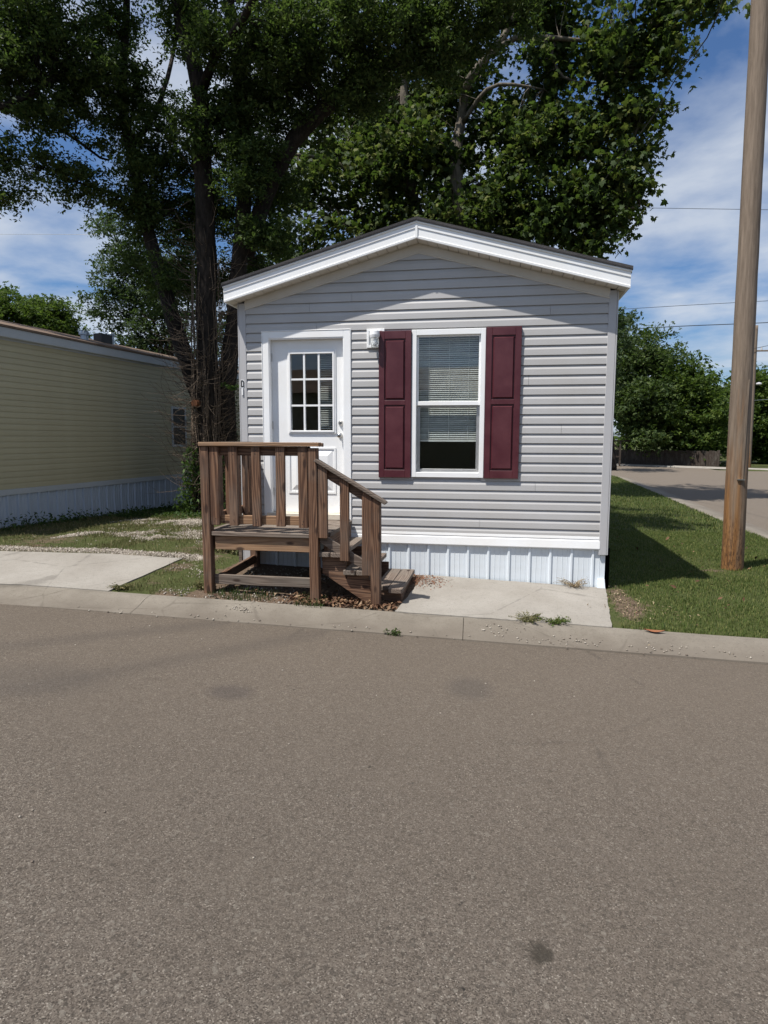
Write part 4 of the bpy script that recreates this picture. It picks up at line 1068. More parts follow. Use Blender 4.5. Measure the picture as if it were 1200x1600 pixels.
def build_tree(name, label, group, base, limbs, blobs, leaf, lsize, kind, per, spread, bark, seed, twig_r=.012, near=None, shell=.5, flat=.6, trunk_n=12, up=.7):
    R = np.random.default_rng(seed)
    root = empty(name, base, label, 'tree', group)
    inv = Matrix.Translation(-Vector(base))
    mb = MB(); samples = []
    for i, (pts, rads) in enumerate(limbs):
        p, r = resample(pts, rads, .3, .10, seed + i)
        mb.tube(p, r, trunk_n if rads[0] > .08 else 7, True, .05, seed + i)
        samples += [(q, rr) for q, rr in zip(p[2:], r[2:])]
    trunk = mb.build('trunk', bark, root, smooth=True); trunk.matrix_parent_inverse = inv
    cl = crown_points(blobs, R, shell)
    S = np.array([tuple(q) for q, _ in samples]); SRr = np.array([r for _, r in samples])
    tw = MB(); leafP = []
    for c in cl:
        d = np.linalg.norm(S - c, axis=1) + np.maximum(0, S[:, 2] - c[2]) * .5 ; j = int(np.argmin(d)); s = S[j]
        L = np.linalg.norm(c - s); midp = (s + c) / 2 + np.array([0, 0, .12 * L]) + R.normal(size=3) * .06 * L
        rr = min(SRr[j] * .6, twig_r * (0.7 + .35 * L))
        tw.tube([s, s * .35 + midp * .65 + R.normal(size=3) * .03 * L, c * .5 + midp * .5, c], [rr, rr * .75, rr * .5, rr * .25], 4, False)
        m = per
        q = R.normal(size=(m, 3)) * spread * np.array([1, 1, flat])
        # leaves strung along little side shoots
        k = 7; dirs = R.normal(size=(k, 3)); dirs[:, 2] *= .6; dirs /= np.linalg.norm(dirs, axis=1)[:, None]
        idx = R.integers(0, k, m); t = R.uniform(.1, 1, m)
        q = dirs[idx] * (t * spread * 2.0)[:, None] + R.normal(size=(m, 3)) * spread * .28
        q[:, 2] *= flat; q[:, 2] -= .15 * t * spread
        leafP.append(c + q)
    br = tw.build('branch', bark, root, smooth=True); br['kind'] = 'stuff'; br.matrix_parent_inverse = inv
    P = np.concatenate(leafP)
    if near:        # the nearest leaves, big enough to pick apart, become leaves of their own
        d = np.linalg.norm(P - CAM_LOC, axis=1); rel = P - CAM_LOC; dep = rel @ CF
        u = rel @ CR / dep; w = rel @ CU / dep
        okk = (dep > 0) & (np.abs(u) < .6) & (np.abs(w) < .8)
        idx = np.argsort(np.where(okk, d, 1e9))[:near]; T, F3 = leaf_template(kind)
        lm = [np_mesh('leaf', T * lsize * s, F3, leaf) for s in (.85, 1.0, 1.2)]
        for i in idx:
            o = link('leaf', lm[int(R.integers(0, 3))], root)
            o.location = Vector(P[i]) - Vector(base)
            o.rotation_euler = (R.normal() * .8, R.normal() * .8, R.uniform(0, 6.28))
        P = np.delete(P, idx, axis=0)
    Vv, Ff = scatter_leaves(P - np.array(base), lsize, kind, R, up)
    cr = link('crown', np_mesh('crown', Vv, Ff, leaf), root, 'stuff')
    return root

def bl(px, py, Y, rpx, rpy, ry, n):
    """foliage mass: centre in direction (px, py) at depth Y, half sizes from pixels at that depth"""
    c = at(px, py, Y); k = ((c - CAM_LOC) @ CF) / FPX
    return (tuple(c), (rpx * k, ry, rpy * k), n)
A = lambda px, py, Y: tuple(at(px, py, Y))

# big multi-stemmed tree between the two homes
base = (-2.55, 4.6, 0.05)
limbs = [
    ([base, A(326, 690, 4.6), A(324, 560, 4.6), A(322, 400, 4.6), A(318, 260, 4.6), A(310, 130, 4.6), A(288, 50, 4.5), A(268, -40, 4.4), A(255, -200, 4.2)], [.32, .25, .205, .18, .165, .145, .12, .10, .05]),
    ([(-2.25, 4.8, .05), A(352, 640, 4.8), A(368, 480, 4.8), A(380, 330, 4.8), A(386, 210, 4.9), A(372, 90, 5.0), A(352, -30, 5.0), A(340, -180, 5)], [.24, .18, .15, .14, .13, .115, .095, .05]),
    ([A(384, 400, 4.9), A(412, 317, 4.9), A(458, 222, 4.8), A(505, 172, 4.7), A(560, 125, 4.6), A(630, 90, 4.4), A(730, 55, 4.2), A(820, 30, 4.0)], [.15, .15, .14, .13, .11, .09, .07, .04]),
    ([A(318, 640, 4.7), A(285, 545, 4.9), A(262, 470, 5.0), A(240, 395, 5.1), A(222, 320, 5.2), A(204, 230, 5.3), A(190, 150, 5.4), A(196, 60, 5.5), A(200, -60, 5.5)], [.17, .155, .14, .13, .12, .105, .09, .075, .05]),
    ([A(196, 170, 5.4), A(150, 130, 4.6), A(90, 120, 3.8), A(40, 150, 3.2), A(-30, 180, 2.7)], [.08, .07, .06, .05, .03]),
    ([A(170, 250, 5.2), A(157, 247, 4.8), A(117, 217, 4.4), A(83, 195, 4.0), A(50, 172, 3.7), A(0, 172, 3.4)], [.018, .022, .028, .033, .04, .05]),
    ([A(314, 150, 4.6), A(336, 90, 4.0), A(380, 30, 3.2), A(420, -60, 2.6)], [.09, .07, .06, .04]),
    ([A(376, 100, 5.0), A(440, 40, 4.4), A(520, -20, 3.8), A(600, -70, 3.2)], [.08, .07, .055, .03]),
    ([A(204, 230, 5.3), A(240, 180, 6.0), A(262, 120, 6.6), A(280, 40, 7.2)], [.07, .055, .045, .03]),
    ([A(222, 320, 5.2), A(170, 300, 4.8), A(120, 285, 4.4), A(70, 262, 4.0)], [.04, .03, .022, .014]),
]
blobs = [bl(60, 40, 3.4, 95, 85, 1.0, 52), bl(130, 120, 4.2, 95, 70, 1.2, 54), bl(20, 120, 3.2, 80, 90, .9, 36), bl(20, 250, 3.2, 58, 40, .6, 14), bl(0, 300, 3.2, 26, 32, .4, 6), bl(110, 268, 4.3, 52, 28, .5, 14),
         bl(150, 318, 4.6, 42, 26, .5, 9), bl(70, 190, 3.8, 60, 26, .6, 12), bl(185, 205, 5.2, 38, 70, .8, 20), bl(222, 330, 5.4, 36, 66, .7, 18), bl(165, 30, 5.2, 50, 55, 1.0, 22),
         bl(300, 20, 4.6, 60, 55, 1.2, 26), bl(285, 190, 5.4, 30, 30, .8, 8), bl(262, 260, 5.6, 40, 70, .8, 20), bl(345, 180, 5.0, 55, 90, 1.1, 30), bl(420, 60, 4.2, 90, 80, 1.3, 62), bl(440, 160, 4.8, 80, 85, 1.1, 44),
         bl(420, 290, 5.2, 50, 70, .8, 24), bl(540, 60, 4.0, 100, 75, 1.3, 66), bl(560, 150, 4.6, 70, 45, .9, 22), bl(660, 30, 3.6, 110, 62, 1.2, 64), bl(780, 0, 3.4, 90, 45, 1.0, 34), bl(700, 90, 4.0, 60, 30, .7, 12), bl(340, 330, 5.2, 40, 60, .6, 12),
         bl(230, 430, 5.6, 34, 40, .6, 8), bl(350, 440, 5.4, 60, 60, .8, 14),
         bl(100, -130, 4.5, 180, 110, 1.8, 60), bl(380, -150, 4.6, 200, 130, 2.2, 60), bl(640, -130, 4.4, 160, 110, 1.8, 36),
         bl(310, 300, 6.6, 60, 110, .8, 40), bl(410, 240, 6.4, 60, 120, .8, 40), bl(470, 110, 6.2, 120, 100, .9, 50), bl(270, 420, 6.6, 50, 70, .6, 20), bl(400, 420, 6.4, 60, 70, .7, 24), bl(240, 170, 6.0, 36, 60, .7, 14), bl(215, 300, 4.6, 24, 60, .4, 10), bl(300, 215, 4.1, 22, 40, .3, 7),
         bl(372, 250, 4.2, 30, 60, .4, 12), bl(390, 350, 4.4, 30, 40, .4, 8), bl(255, 440, 4.6, 20, 50, .3, 6), bl(330, 60, 3.8, 40, 50, .5, 14), bl(365, 150, 4.4, 34, 60, .4, 14), bl(400, 250, 4.3, 34, 60, .4, 14), bl(235, 260, 4.8, 40, 70, .4, 16), bl(200, 120, 4.8, 34, 60, .4, 12), bl(430, 370, 4.6, 40, 30, .4, 12), bl(300, 330, 6.8, 60, 60, .5, 18),
         ((-5.6, 2.8, 11.0), (2.2, 1.7, 2.2), 90), ((-3.4, 2.8, 12.8), (2.4, 1.8, 2.0), 80), ((-7.6, 3.6, 10.5), (1.8, 1.8, 2.4), 60), ((-7.0, 3.0, 7.6), (1.3, 1.4, 1.5), 40), ((-1.2, 3.6, 13.4), (2.4, 2.0, 1.6), 60)]  # last row: out-of-view crown masses added to shade the trunk and yellow wall
build_tree('shade_tree', 'tall dark multi-stemmed tree with furrowed bark between the two homes', 'trees behind the homes', base, limbs, blobs, m_leafA, .078, 'oval', 178, .20, m_bark, 21, .010, None, .62, .75, 14, .5)

# sycamore behind the grey home
base = (3.0, 12.4, -0.05)
SY = 12.0
limbs = [
    ([base, (2.6, 12.4, 3.0), A(650, 330, 11.8), A(634, 190, 11.2), A(632, 120, 11.2), A(645, -20, 11.2), A(660, -160, 12)], [.34, .30, .17, .13, .10, .08, .05]),
    ([(2.7, 12.4, 2.6), A(715, 300, 11), A(722, 180, 11.2), A(732, 125, 10.6), A(770, 80, 10.4), A(798, 35, 10.4), A(810, -60, 10.6)], [.22, .18, .12, .10, .09, .08, .04]),
    ([A(770, 80, 10.4), A(805, 60, 10.3), A(850, 58, 10.2), A(900, 62, 10.3), A(960, 60, 10.5), A(1020, 30, 10.2)], [.08, .07, .06, .05, .04, .02]),
    ([A(724, 190, 11), A(760, 140, 10.5), A(800, 132, 10.4), A(850, 140, 10.6)], [.06, .05, .04, .02]),
    ([A(722, 300, 12), A(790, 280, 11.6), A(860, 262, 11.2), A(930, 240, 10.8), A(990, 215, 10.4)], [.10, .08, .06, .045, .02]),
    ([A(720, 360, 12), A(800, 345, 11.4), A(880, 340, 11), A(950, 335, 10.6), A(1000, 320, 10.4)], [.09, .07, .055, .04, .02]),
    ([A(850, 58, 11), A(880, 120, 10.6), A(935, 130, 10.4)], [.04, .03, .02]),
    ([A(655, 300, 12.2), A(580, 280, 11.8), A(510, 250, 11.4), A(450, 240, 11)], [.10, .08, .06, .03]),
    ([A(655, 340, 12.2), A(600, 360, 11.8), A(540, 350, 11.4)], [.08, .06, .03]),
]
blobs = [bl(600, 260, 11.6, 110, 75, 1.6, 78), bl(590, 350, 11.6, 130, 50, 1.4, 49), bl(690, 240, 11.4, 80, 80, 1.6, 49), bl(700, 340, 11.4, 100, 50, 1.5, 49), bl(800, 330, 11.2, 100, 65, 1.5, 72), bl(890, 350, 10.8, 70, 42, 1.2, 40), bl(930, 385, 10.6, 36, 16, .7, 9),
         bl(850, 230, 11.0, 90, 65, 1.5, 53), bl(930, 290, 10.6, 70, 50, 1.2, 39), bl(985, 285, 10.4, 34, 28, .8, 10), bl(975, 325, 10.4, 44, 26, .7, 12), bl(940, 190, 10.7, 70, 50, 1.2, 39), bl(1000, 180, 10.4, 34, 30, .8, 10), bl(780, 190, 11.4, 70, 35, 1.2, 18),
         bl(950, 90, 10.6, 80, 62, 1.3, 51), bl(1030, 50, 10.2, 42, 46, .8, 19), bl(1040, 100, 10.2, 22, 20, .5, 5), bl(1060, 0, 10.1, 55, 20, .8, 15), bl(1120, -10, 10.0, 30, 18, .5, 5), bl(850, 20, 11, 90, 40, 1.3, 31), bl(860, 110, 11, 50, 25, 1.0, 9),
         bl(700, 130, 11.6, 55, 55, 1.2, 21), bl(600, 130, 11.8, 70, 50, 1.2, 18), bl(480, 300, 11.4, 70, 70, 1.2, 31), bl(460, 390, 11.4, 70, 40, 1.2, 18), bl(590, 190, 12.6, 90, 70, .8, 44), bl(670, 170, 12.8, 70, 60, .8, 30), bl(720, 130, 12.4, 60, 50, .7, 20), bl(520, 240, 12.2, 60, 60, .8, 24), bl(820, 170, 12.0, 60, 40, .8, 16), bl(860, 90, 11.6, 60, 40, .8, 16), bl(990, 250, 10.4, 36, 40, .6, 12), bl(730, 60, 11.6, 50, 30, 1.0, 9),
         bl(780, -120, 11.4, 200, 110, 2.6, 62), bl(960, -110, 10.6, 130, 90, 2.0, 39), bl(640, -120, 12, 120, 100, 2.0, 26)]
build_tree('sycamore_tree', 'broad sycamore with lobed leaves rising behind the grey home', 'trees behind the homes', base, limbs, blobs, m_leafS, .150, 'palm', 46, .34, m_barkS, 33, .012, 300, .7, .85, 12, .3)

def simple_tree(name, label, group, base, h, blobs, leaf, lsize, kind, per, spread, seed, bark=None, r0=.16):
    R = random.Random(seed); b = Vector(base); limbs = []
    top = Vector((b.x + R.uniform(-.4, .4), b.y + R.uniform(-.3, .3), b.z + h * .8))
    limbs.append(([tuple(b), tuple(b.lerp(top, .35) + Vector((R.uniform(-.2, .2), 0, 0))), tuple(b.lerp(top, .7)), tuple(top)], [r0, r0 * .8, r0 * .5, r0 * .15]))
    for c, r, n in blobs:
        s = b.lerp(top, R.uniform(.25, .6)); c = Vector(c)
        limbs.append(([tuple(s), tuple(s.lerp(c, .5) + Vector((0, 0, .15))), tuple(c)], [r0 * .45, r0 * .3, r0 * .1]))
    return build_tree(name, label, group, tuple(base), limbs, blobs, leaf, lsize, kind, per, spread, bark or m_bark, seed, .015, None, .6, .75, 8, .5)

G1 = 'trees behind the homes'
Yq = 13.0
simple_tree('tree', 'grey green tree behind the yellow roof, left of the dark trunks', G1, (-7.6, Yq, -.1), 7.2,
            [bl(205, 400, Yq, 55, 60, 1.6, 60), bl(185, 470, Yq, 45, 45, 1.4, 46), bl(250, 480, Yq, 50, 70, 1.5, 60), bl(225, 535, Yq, 75, 40, 1.4, 56), bl(300, 430, Yq, 50, 80, 1.5, 54), bl(170, 345, Yq, 20, 20, .7, 6), bl(330, 540, Yq, 60, 60, 1.5, 40), bl(420, 420, 14, 60, 60, 1.5, 40)], m_leafC, .115, 'oval', 90, .26, 41)
Yq = 26.0
simple_tree('tree', 'dense rounded tree behind the yellow home at the far left edge', G1, (-21.5, Yq, 0), 8.0,
            [bl(20, 490, Yq, 55, 42, 2.0, 90), bl(-50, 480, Yq, 60, 55, 2.0, 60), bl(85, 495, Yq, 44, 28, 1.6, 56), bl(40, 530, Yq, 70, 25, 1.6, 40), bl(100, 520, Yq, 26, 24, 1.0, 18)], m_leafB, .22, 'clump', 70, .42, 42)
# trees across the street, right
G2 = 'trees across the street'
def ft(label, px, Y, gz_, blobs, seed, leaf=m_leafB, ls=.30, per=64, sp=.55, h=6.5):
    c = at(px, 700, Y); simple_tree('tree', label, G2, (c[0], Y, gz_), h, [bl(a, b, Y + d - 1.5, rx_, ry_, 2.4, n) for a, b, d, rx_, ry_, n in blobs], leaf, ls, 'clump', per, sp, seed, r0=.2)
ft('dark spreading tree right beside the grey home, over the wooden frame', 985, 38.5, -.1, [(975, 600, 0, 45, 70, 70), (1010, 560, 1, 55, 42, 90), (1000, 640, -1, 55, 48, 90), (950, 560, 1, 40, 60, 50), (1008, 680, -1.5, 34, 20, 20)], 51, m_leafA, .26)
ft('bright green bushy tree leaning over the middle of the dark fence', 1065, 39.5, -.1, [(1052, 605, 0, 40, 50, 84), (1085, 615, 0, 32, 34, 50), (1050, 665, -1, 50, 38, 80), (1095, 640, -1, 40, 45, 70), (1100, 695, -1, 30, 16, 26)], 52)
ft('tall leafy tree just left of the bare utility pole', 1118, 44, -.1, [(1112, 645, 0, 36, 30, 60), (1138, 625, 1, 28, 20, 30), (1125, 670, -1, 36, 36, 60)], 53)
ft('bright tree right of the bare utility pole at the frame edge', 1195, 42, -.1, [(1195, 610, 0, 35, 40, 60), (1180, 655, 0, 32, 36, 60), (1225, 640, 0, 40, 60, 60), (1190, 700, 1, 36, 30, 50)], 54)
ft('thin pointed treetop showing behind the grey home corner', 960, 30, -.1, [(968, 505, 0, 26, 12, 14), (955, 530, 0, 26, 22, 24), (940, 570, 0, 30, 40, 30)], 55, m_leafC, .2, 50, .35, 8.0)

# distant wood closing the horizon beyond the street
R = np.random.default_rng(91); n = 9000; x = R.uniform(-75, 85, n); y = R.uniform(58, 72, n)
zt = 4.0 + 4.5 * vnoise(x, y * .3, .12, 7) + 2.0 * vnoise(x, y, .5, 8)
P = np.stack([x, y, zt * R.uniform(0, 1, n) ** .7], -1); Vv, Ff = scatter_leaves(P, 1.15, 'clump', R, .4)
tag(link('woods', np_mesh('woods', Vv, Ff, m_leafB), None, 'stuff'), 'far belt of woodland along the horizon behind the street trees', 'woods')
# dead vine twigs on the big trunk
vb = MB(); R = random.Random(77)
def trunk_pt(z):
    P0 = [(-2.55, 4.6, .05), A(326, 690, 4.6), A(324, 560, 4.6), A(322, 400, 4.6), A(318, 260, 4.6), A(310, 130, 4.6)]
    zs_ = [p[2] for p in P0]; return (np.interp(z, zs_, [p[0] for p in P0]), np.interp(z, zs_, [p[1] for p in P0]))
for i in range(46):       # stems climbing the bark
    a = R.uniform(math.pi * .95, math.pi * 2.1); z = R.uniform(.0, 1.0); pts = []
    zt_ = R.uniform(1.8, 5.2)
    while z < zt_:
        c = trunk_pt(z); r = np.interp(z, [0, 1.5, 7.5], [.35, .30, .21]) + .015; a += R.uniform(-.12, .12)
        pts.append((c[0] + r * math.cos(a), c[1] + r * math.sin(a), z)); z += .22
    if len(pts) > 3: vb.tube(pts, [R.uniform(.007, .017) * (1 - .7 * i / len(pts)) for i in range(len(pts))], 5, False)
for i in range(430):      # curling dead twigs
    z = min(R.gauss(2.6, 1.35), 6.5); z = max(z, .7); c = trunk_pt(z); a = R.uniform(math.pi * .9, math.pi * 2.15)
    r = np.interp(z, [0, 1.5, 7.5], [.35, .30, .21]); p = Vector((c[0] + r * math.cos(a), c[1] + r * math.sin(a), z))
    d = Vector((math.cos(a), math.sin(a) * .8, R.uniform(-.5, .1))).normalized(); L = R.uniform(.2, .95); n = 7; pts = [tuple(p)]; cur = R.uniform(.02, .30)
    for k in range(n):
        d = (d + Vector((R.uniform(-.22, .22), R.uniform(-.22, .22), cur + R.uniform(-.12, .12)))).normalized(); p = p + d * L / n; pts.append(tuple(p))
        if R.random() < .16:
            e = (d + Vector((R.uniform(-.7, .7), R.uniform(-.7, .7), R.uniform(-.6, .6)))).normalized(); q2 = [tuple(p)]; pp = p.copy()
            for _ in range(3): pp = pp + e * L * .10; e = (e + Vector((R.uniform(-.3, .3), 0, .15))).normalized(); q2.append(tuple(pp))
            vb.tube(q2, [.0038, .003, .0024, .0014], 3, False)
    vb.tube(pts, [.0075 * (1 - .75 * k / n) for k in range(n + 1)], 3, False)
vine = vb.build('dead_vine', m_vine, None, smooth=True, kind='stuff'); tag(vine, 'tangle of bare dead vine twigs covering the dark trunk', 'vine')
# sawn limb stub on the trunk
c = A(303, 630, 4.25); stub = MB().lathe([(.062, 0), (.07, .12), (.08, .3)], (c[0], c[1], c[2]), 14, 'y').build('limb_stub', m_cut, None, smooth=False)
tag(stub, 'sawn orange brown limb stub on the vine covered trunk', 'stub')
# ivy at the foot of the trunk
def leaf_heap(name, label, cat, blobs, leaf, lsize, kind, n_each, seed, kindtag=None, group=None, stems=True):
    R = np.random.default_rng(seed); P = crown_points(blobs, R, .45)
    b = np.array([np.mean([q[0][0] for q in blobs]), np.mean([q[0][1] for q in blobs]), min(q[0][2] - q[1][2] for q in blobs)])
    V, F = scatter_leaves(P - b, lsize, kind, R, .3)
    o = link(name, np_mesh(name, V, F, leaf), None, kindtag, loc=tuple(b)); tag(o, label, cat, group); return o
leaf_heap('ivy', 'green ivy clump climbing at the foot of the dark trunk', 'ivy', [((-2.85, 4.25, .35), (.28, .3, .45), 420), ((-2.75, 4.2, 1.0), (.2, .2, .5), 300), ((-2.3, 4.2, .7), (.35, .25, .7), 420), ((-1.7, 4.3, .5), (.5, .3, .55), 360), ((-1.2, 4.5, .8), (.4, .3, .9), 260), ((-2.5, 3.9, .08), (.7, .4, .14), 420)], m_ivy, .085, 'oval', 0, 61)
leaf_heap('shrub', 'dark scrub in the gap between trunk and grey home', 'shrub', [((-1.0, 5.5, 1.2), (.8, .6, 1.2), 1500), ((-.6, 5.8, 2.6), (.6, .5, 1.1), 900), ((-1.6, 6.2, 2.2), (.9, .6, 1.6), 1300), ((-2.6, 7.2, 1.6), (1.3, .6, 1.5), 1600)], m_leafA, .085, 'oval', 0, 62)
leaf_heap('sprig', 'yellow green leafy sprig beside the house number', 'sprig', [(A(363, 606, 4.0), (.12, .12, .045), 44), (A(378, 603, 4.0), (.12, .1, .04), 30), (A(350, 602, 4.1), (.08, .08, .04), 18)], m_ivy, .075, 'oval', 0, 63)

# ------------------------------------------------------------------ utility poles and wires
def utility_pole(label, base, lean, h, r0, r1, seed):
    root = empty('utility_pole', base, label, 'utility pole', 'utility poles')
    pts = [(lean[0] * t * h, lean[1] * t * h, -.3 + (h + .3) * t) for t in np.linspace(0, 1, 40)]
    mb = MB().tube(pts, [r0 + (r1 - r0) * t for t in np.linspace(0, 1, 40)], 22, True, .015, seed)
    mb.build('pole', m_pole, root, smooth=True); return root
pole = utility_pole('bare weathered wooden utility pole with orange base standing on the lawn', (5.85, 1.57, -.04), (-.0135, 0), 10.5, .128, .088, 1)
MB().box(-.012, .012, -.125, -.112, 1.15, 2.35).build('conduit', m_pole, pole); 
MB().box(-.055, .03, -.140, -.118, 1.135, 1.149).build('strap', m_metal, pole)
p2b = (17.6, 34.2, -.15)
pole2 = utility_pole('slim far utility pole behind the bare one across the street', p2b, (-.010, 0), 8.3, .16, .12, 2)
MB().lathe([(.05, 0), (.05, .05), (.03, .10), (.05, .14), (.02, .18)], (.30, 0, 6.9), 10).build('insulator', m_ceramic, pole2)
MB().box(-.1, 1.2, -.04, .04, 6.82, 6.90).build('crossarm', m_pole, pole2)
MB().lathe([(.12, 0), (.16, .05), (.14, .12), (.03, .16)], (.25, -.1, 4.9), 12).build('street_lamp_head', m_ceramic, pole2)
def wire(label, pts, r, sag=0.0, mat=m_cable):
    P = [Vector(p) for p in pts]; q, _ = resample(pts, [r] * len(pts), max(.4, (P[-1] - P[0]).length / 60), 0, 0)
    n = len(q); q = [p - Vector((0, 0, sag * 4 * (i / (n - 1)) * (1 - i / (n - 1)))) for i, p in enumerate(q)]
    o = MB().tube(q, r, 5, True).build('power_line', mat, None, smooth=True); tag(o, label, 'wire', 'overhead wires'); return o
wire('black service cable hanging from the bare pole down into the sycamore leaves', [(5.71, 1.57, 8.6), A(1120, 25, 3.3), A(1065, 108, 5.0), A(1020, 182, 6.6), A(985, 228, 8), A(930, 300, 10.2)], .009)
Yw = 48
wire('thin upper wire crossing pale sky right of the sycamore', [A(500, 318, Yw), A(1015, 325, Yw), A(1600, 334, Yw)], .018)
wire('thin wire just above the trees right of the grey home', [A(500, 515, 46), A(960, 484, 46), A(1200, 470, 46), A(1600, 448, 46)], .018)
wire('thicker black cable touching the treetops right of the grey home', [A(500, 552, 44), A(960, 516, 44), A(1200, 504, 44), A(1600, 486, 44)], .028)
wire('thin pale wire crossing in front of the green trees by the far pole', [A(1040, 640, 36), A(1120, 631, 36), A(1174, 626, 36), A(1500, 600, 36)], .008, 0, m_galv)
wire('thin wire running right from the far pole top', [A(1176, 545, 34), A(1260, 530, 34), A(1600, 480, 34)], .014)
wire('upper thin wire over the yellow roof at left', [A(-300, 367, 24), A(0, 366, 24), A(160, 367, 24), A(420, 372, 24)], .010, 0, m_ceramic)
wire('lower thin wire over the yellow roof at left', [A(-300, 485, 27), A(0, 486, 27), A(160, 489, 27), A(420, 497, 27)], .011, 0, m_ceramic)

# ------------------------------------------------------------------ fence and frame across the street
fr = empty('wooden_fence', tuple(FARA + FN * 1.2) + (-.1,), 'low dark plank fence under the trees across the street', 'fence')
fa = FARA + FN * 1.2
bme = [MB().box(0, .145, -.012, .012, 0, h).mesh('fence_board', m_fence, bev=.004) for h in (.98, 1.03, 1.0)]
ang = math.atan2(FD[1], FD[0])
for i in range(62):
    s = -3.2 + i * .152
    o = link('fence_board', bme[i % 3], fr, loc=(FD[0] * s, FD[1] * s, rnd.uniform(-.02, .02))); o.rotation_euler = (0, 0, ang + rnd.uniform(-.02, .02))
for zq in (.25, .75):
    o = MB().box(-3.2, 6.3, .014, .06, zq, zq + .08).build('fence_rail', m_fence, fr); o.rotation_euler = (0, 0, ang)
c = at(968, 727, 35.5)
aframe = empty('arbor', (c[0], 35.5, -.1), 'small wooden post frame with a brace at the left end of the fence', 'post frame')
MB().box(-.05, .05, -.05, .05, -.1, 1.55).build('post', m_fence, aframe)
MB().box(-1.2, .55, -.05, .05, 1.551, 1.63).build('top_beam', m_fence, aframe)
MB().prism([(-.62, 1.55), (-.50, 1.55), (-.06, 1.10), (-.06, .98)], -.04, .04, 'y').build('brace', m_fence, aframe)
MB().box(-1.2, -.061, -.04, .04, .55, .64).build('low_beam', m_fence, aframe)

# ------------------------------------------------------------------ small ground cover
def blades(name, label, pts, h, w, mat, seed, lean=.55):
    R = np.random.default_rng(seed); n = len(pts); a = R.uniform(0, 6.283, n)
    d = np.stack([np.cos(a), np.sin(a), 0 * a], -1); s = np.stack([-np.sin(a), np.cos(a), 0 * a], -1)
    hh = h * R.uniform(.45, 1.25, n); ww = w * R.uniform(.7, 1.3, n); ln = R.uniform(.1, 1, n) * lean
    up = np.array([0, 0, 1.0]); b0 = pts - s * ww[:, None] * .5; b1 = pts + s * ww[:, None] * .5
    m = pts + d * (hh * ln * .35)[:, None] + up * (hh * .6)[:, None]
    t = pts + d * (hh * ln)[:, None] + up * (hh * (1 - .35 * ln))[:, None]
    V = np.stack([b0, b1, m + s * ww[:, None] * .35, m - s * ww[:, None] * .35, t], 1).reshape(-1, 3)
    k = np.arange(n)[:, None] * 5
    F = np.concatenate([k + np.array([0, 1, 2]), k + np.array([0, 2, 3]), k + np.array([3, 2, 4])])
    o = link(name, np_mesh(name, V, F, mat), None, 'stuff'); tag(o, label, 'grass'); return o
def sample(x0, x1, y0, y1, n, R):
    x = R.uniform(x0, x1, n); y = R.uniform(y0, y1, n); return x, y
def ground_pts(x, y, dz=-.004): return np.stack([x, y, H(x, y) + (vnoise(x, y, 2.1, 3) - .5) * 0.03 * (dist_yard(x, y) > .25) + dz], -1)
R = np.random.default_rng(5)
x, y = sample(4.03, 7.6, -1.25, 5.0, 150000, R); g, v = covers(x, y); d = dist_yard(x, y)
inpad = (x < 4.08 + .11 * y * (y < 0)) & (y < 0)
k = (d > -.02) & (R.uniform(size=len(x)) < (.12 + .88 * g) * (.35 + 1.0 * vnoise(x, y, 3.2, 8))) & ~inpad
blades('lawn_grass', 'short green grass on the near lawn under the utility pole', ground_pts(x[k], y[k]), .036, .0046, m_lawn, 1)
x, y = sample(4.06, 8.4, 5.0, 26.5, 60000, R); k = dist_yard(x, y) > .02
blades('lawn_grass', 'short green grass on the shaded lawn along the side street', ground_pts(x[k], y[k]), .055, .012, m_lawn, 2)
x, y = sample(-4.6, 0.0, -1.3, 7.5, 150000, R); g, v = covers(x, y)
onslab = (x < -.78) & (y < -.07 + .04 * (x + .76)); wallx = -4.55 + (y - 1.57) * math.tan(YA)
dens = np.clip((g - .25) * 1.3, 0.02, 1) * np.where(vnoise(x, y, 2.6, 12) > .42, 1, .25) * np.where((x > -.12) & (y < 0), .15, 1)
k = (~onslab) & (x > wallx) & (dist_yard(x, y) > -.01) & (R.uniform(size=len(x)) < dens)
blades('yard_grass', 'thin patchy grass on the gravelly yard left of the porch', ground_pts(x[k], y[k]), .046, .0055, m_drygrass, 3)
x, y = sample(0.0, 1.3, -1.33, -.95, 1300, R); k = vnoise(x, y, 4.5, 14) > .52
blades('porch_grass', 'sparse grass tufts along the kerb under the porch', ground_pts(x[k], y[k]), .06, .0055, m_grass, 4)
# greenery at the foot of the yellow home
fx = np.concatenate([np.interp(R.uniform(0, 1, 1500), [0, 1], [-4.55, -3.95]), R.uniform(-4.0, -2.2, 1500)]); fy = np.concatenate([1.57 + (fx[:1500] + 4.6) / .0998 * 1.0, R.uniform(3.4, 5.0, 1500)])
fy[:1500] = R.uniform(1.2, 8.0, 1500); fx[:1500] = -4.614 + (fy[:1500] - 1.569) * math.tan(YA) + .16 + np.abs(R.normal(size=1500)) * .16
hgt = np.abs(R.normal(size=3000)) * .045 * np.concatenate([.6 + vnoise(fx[:1500], fy[:1500], 1.6, 4) * 1.6, np.ones(1500) * .7])
P = np.stack([fx, fy, H(fx, fy) + .01 + hgt], -1); Vv, Ff = scatter_leaves(P, .06, 'oval', R, .5)
tag(link('weeds', np_mesh('weeds', Vv, Ff, m_ivy), None, 'stuff'), 'low green weeds growing along the foot of the yellow home', 'weeds')

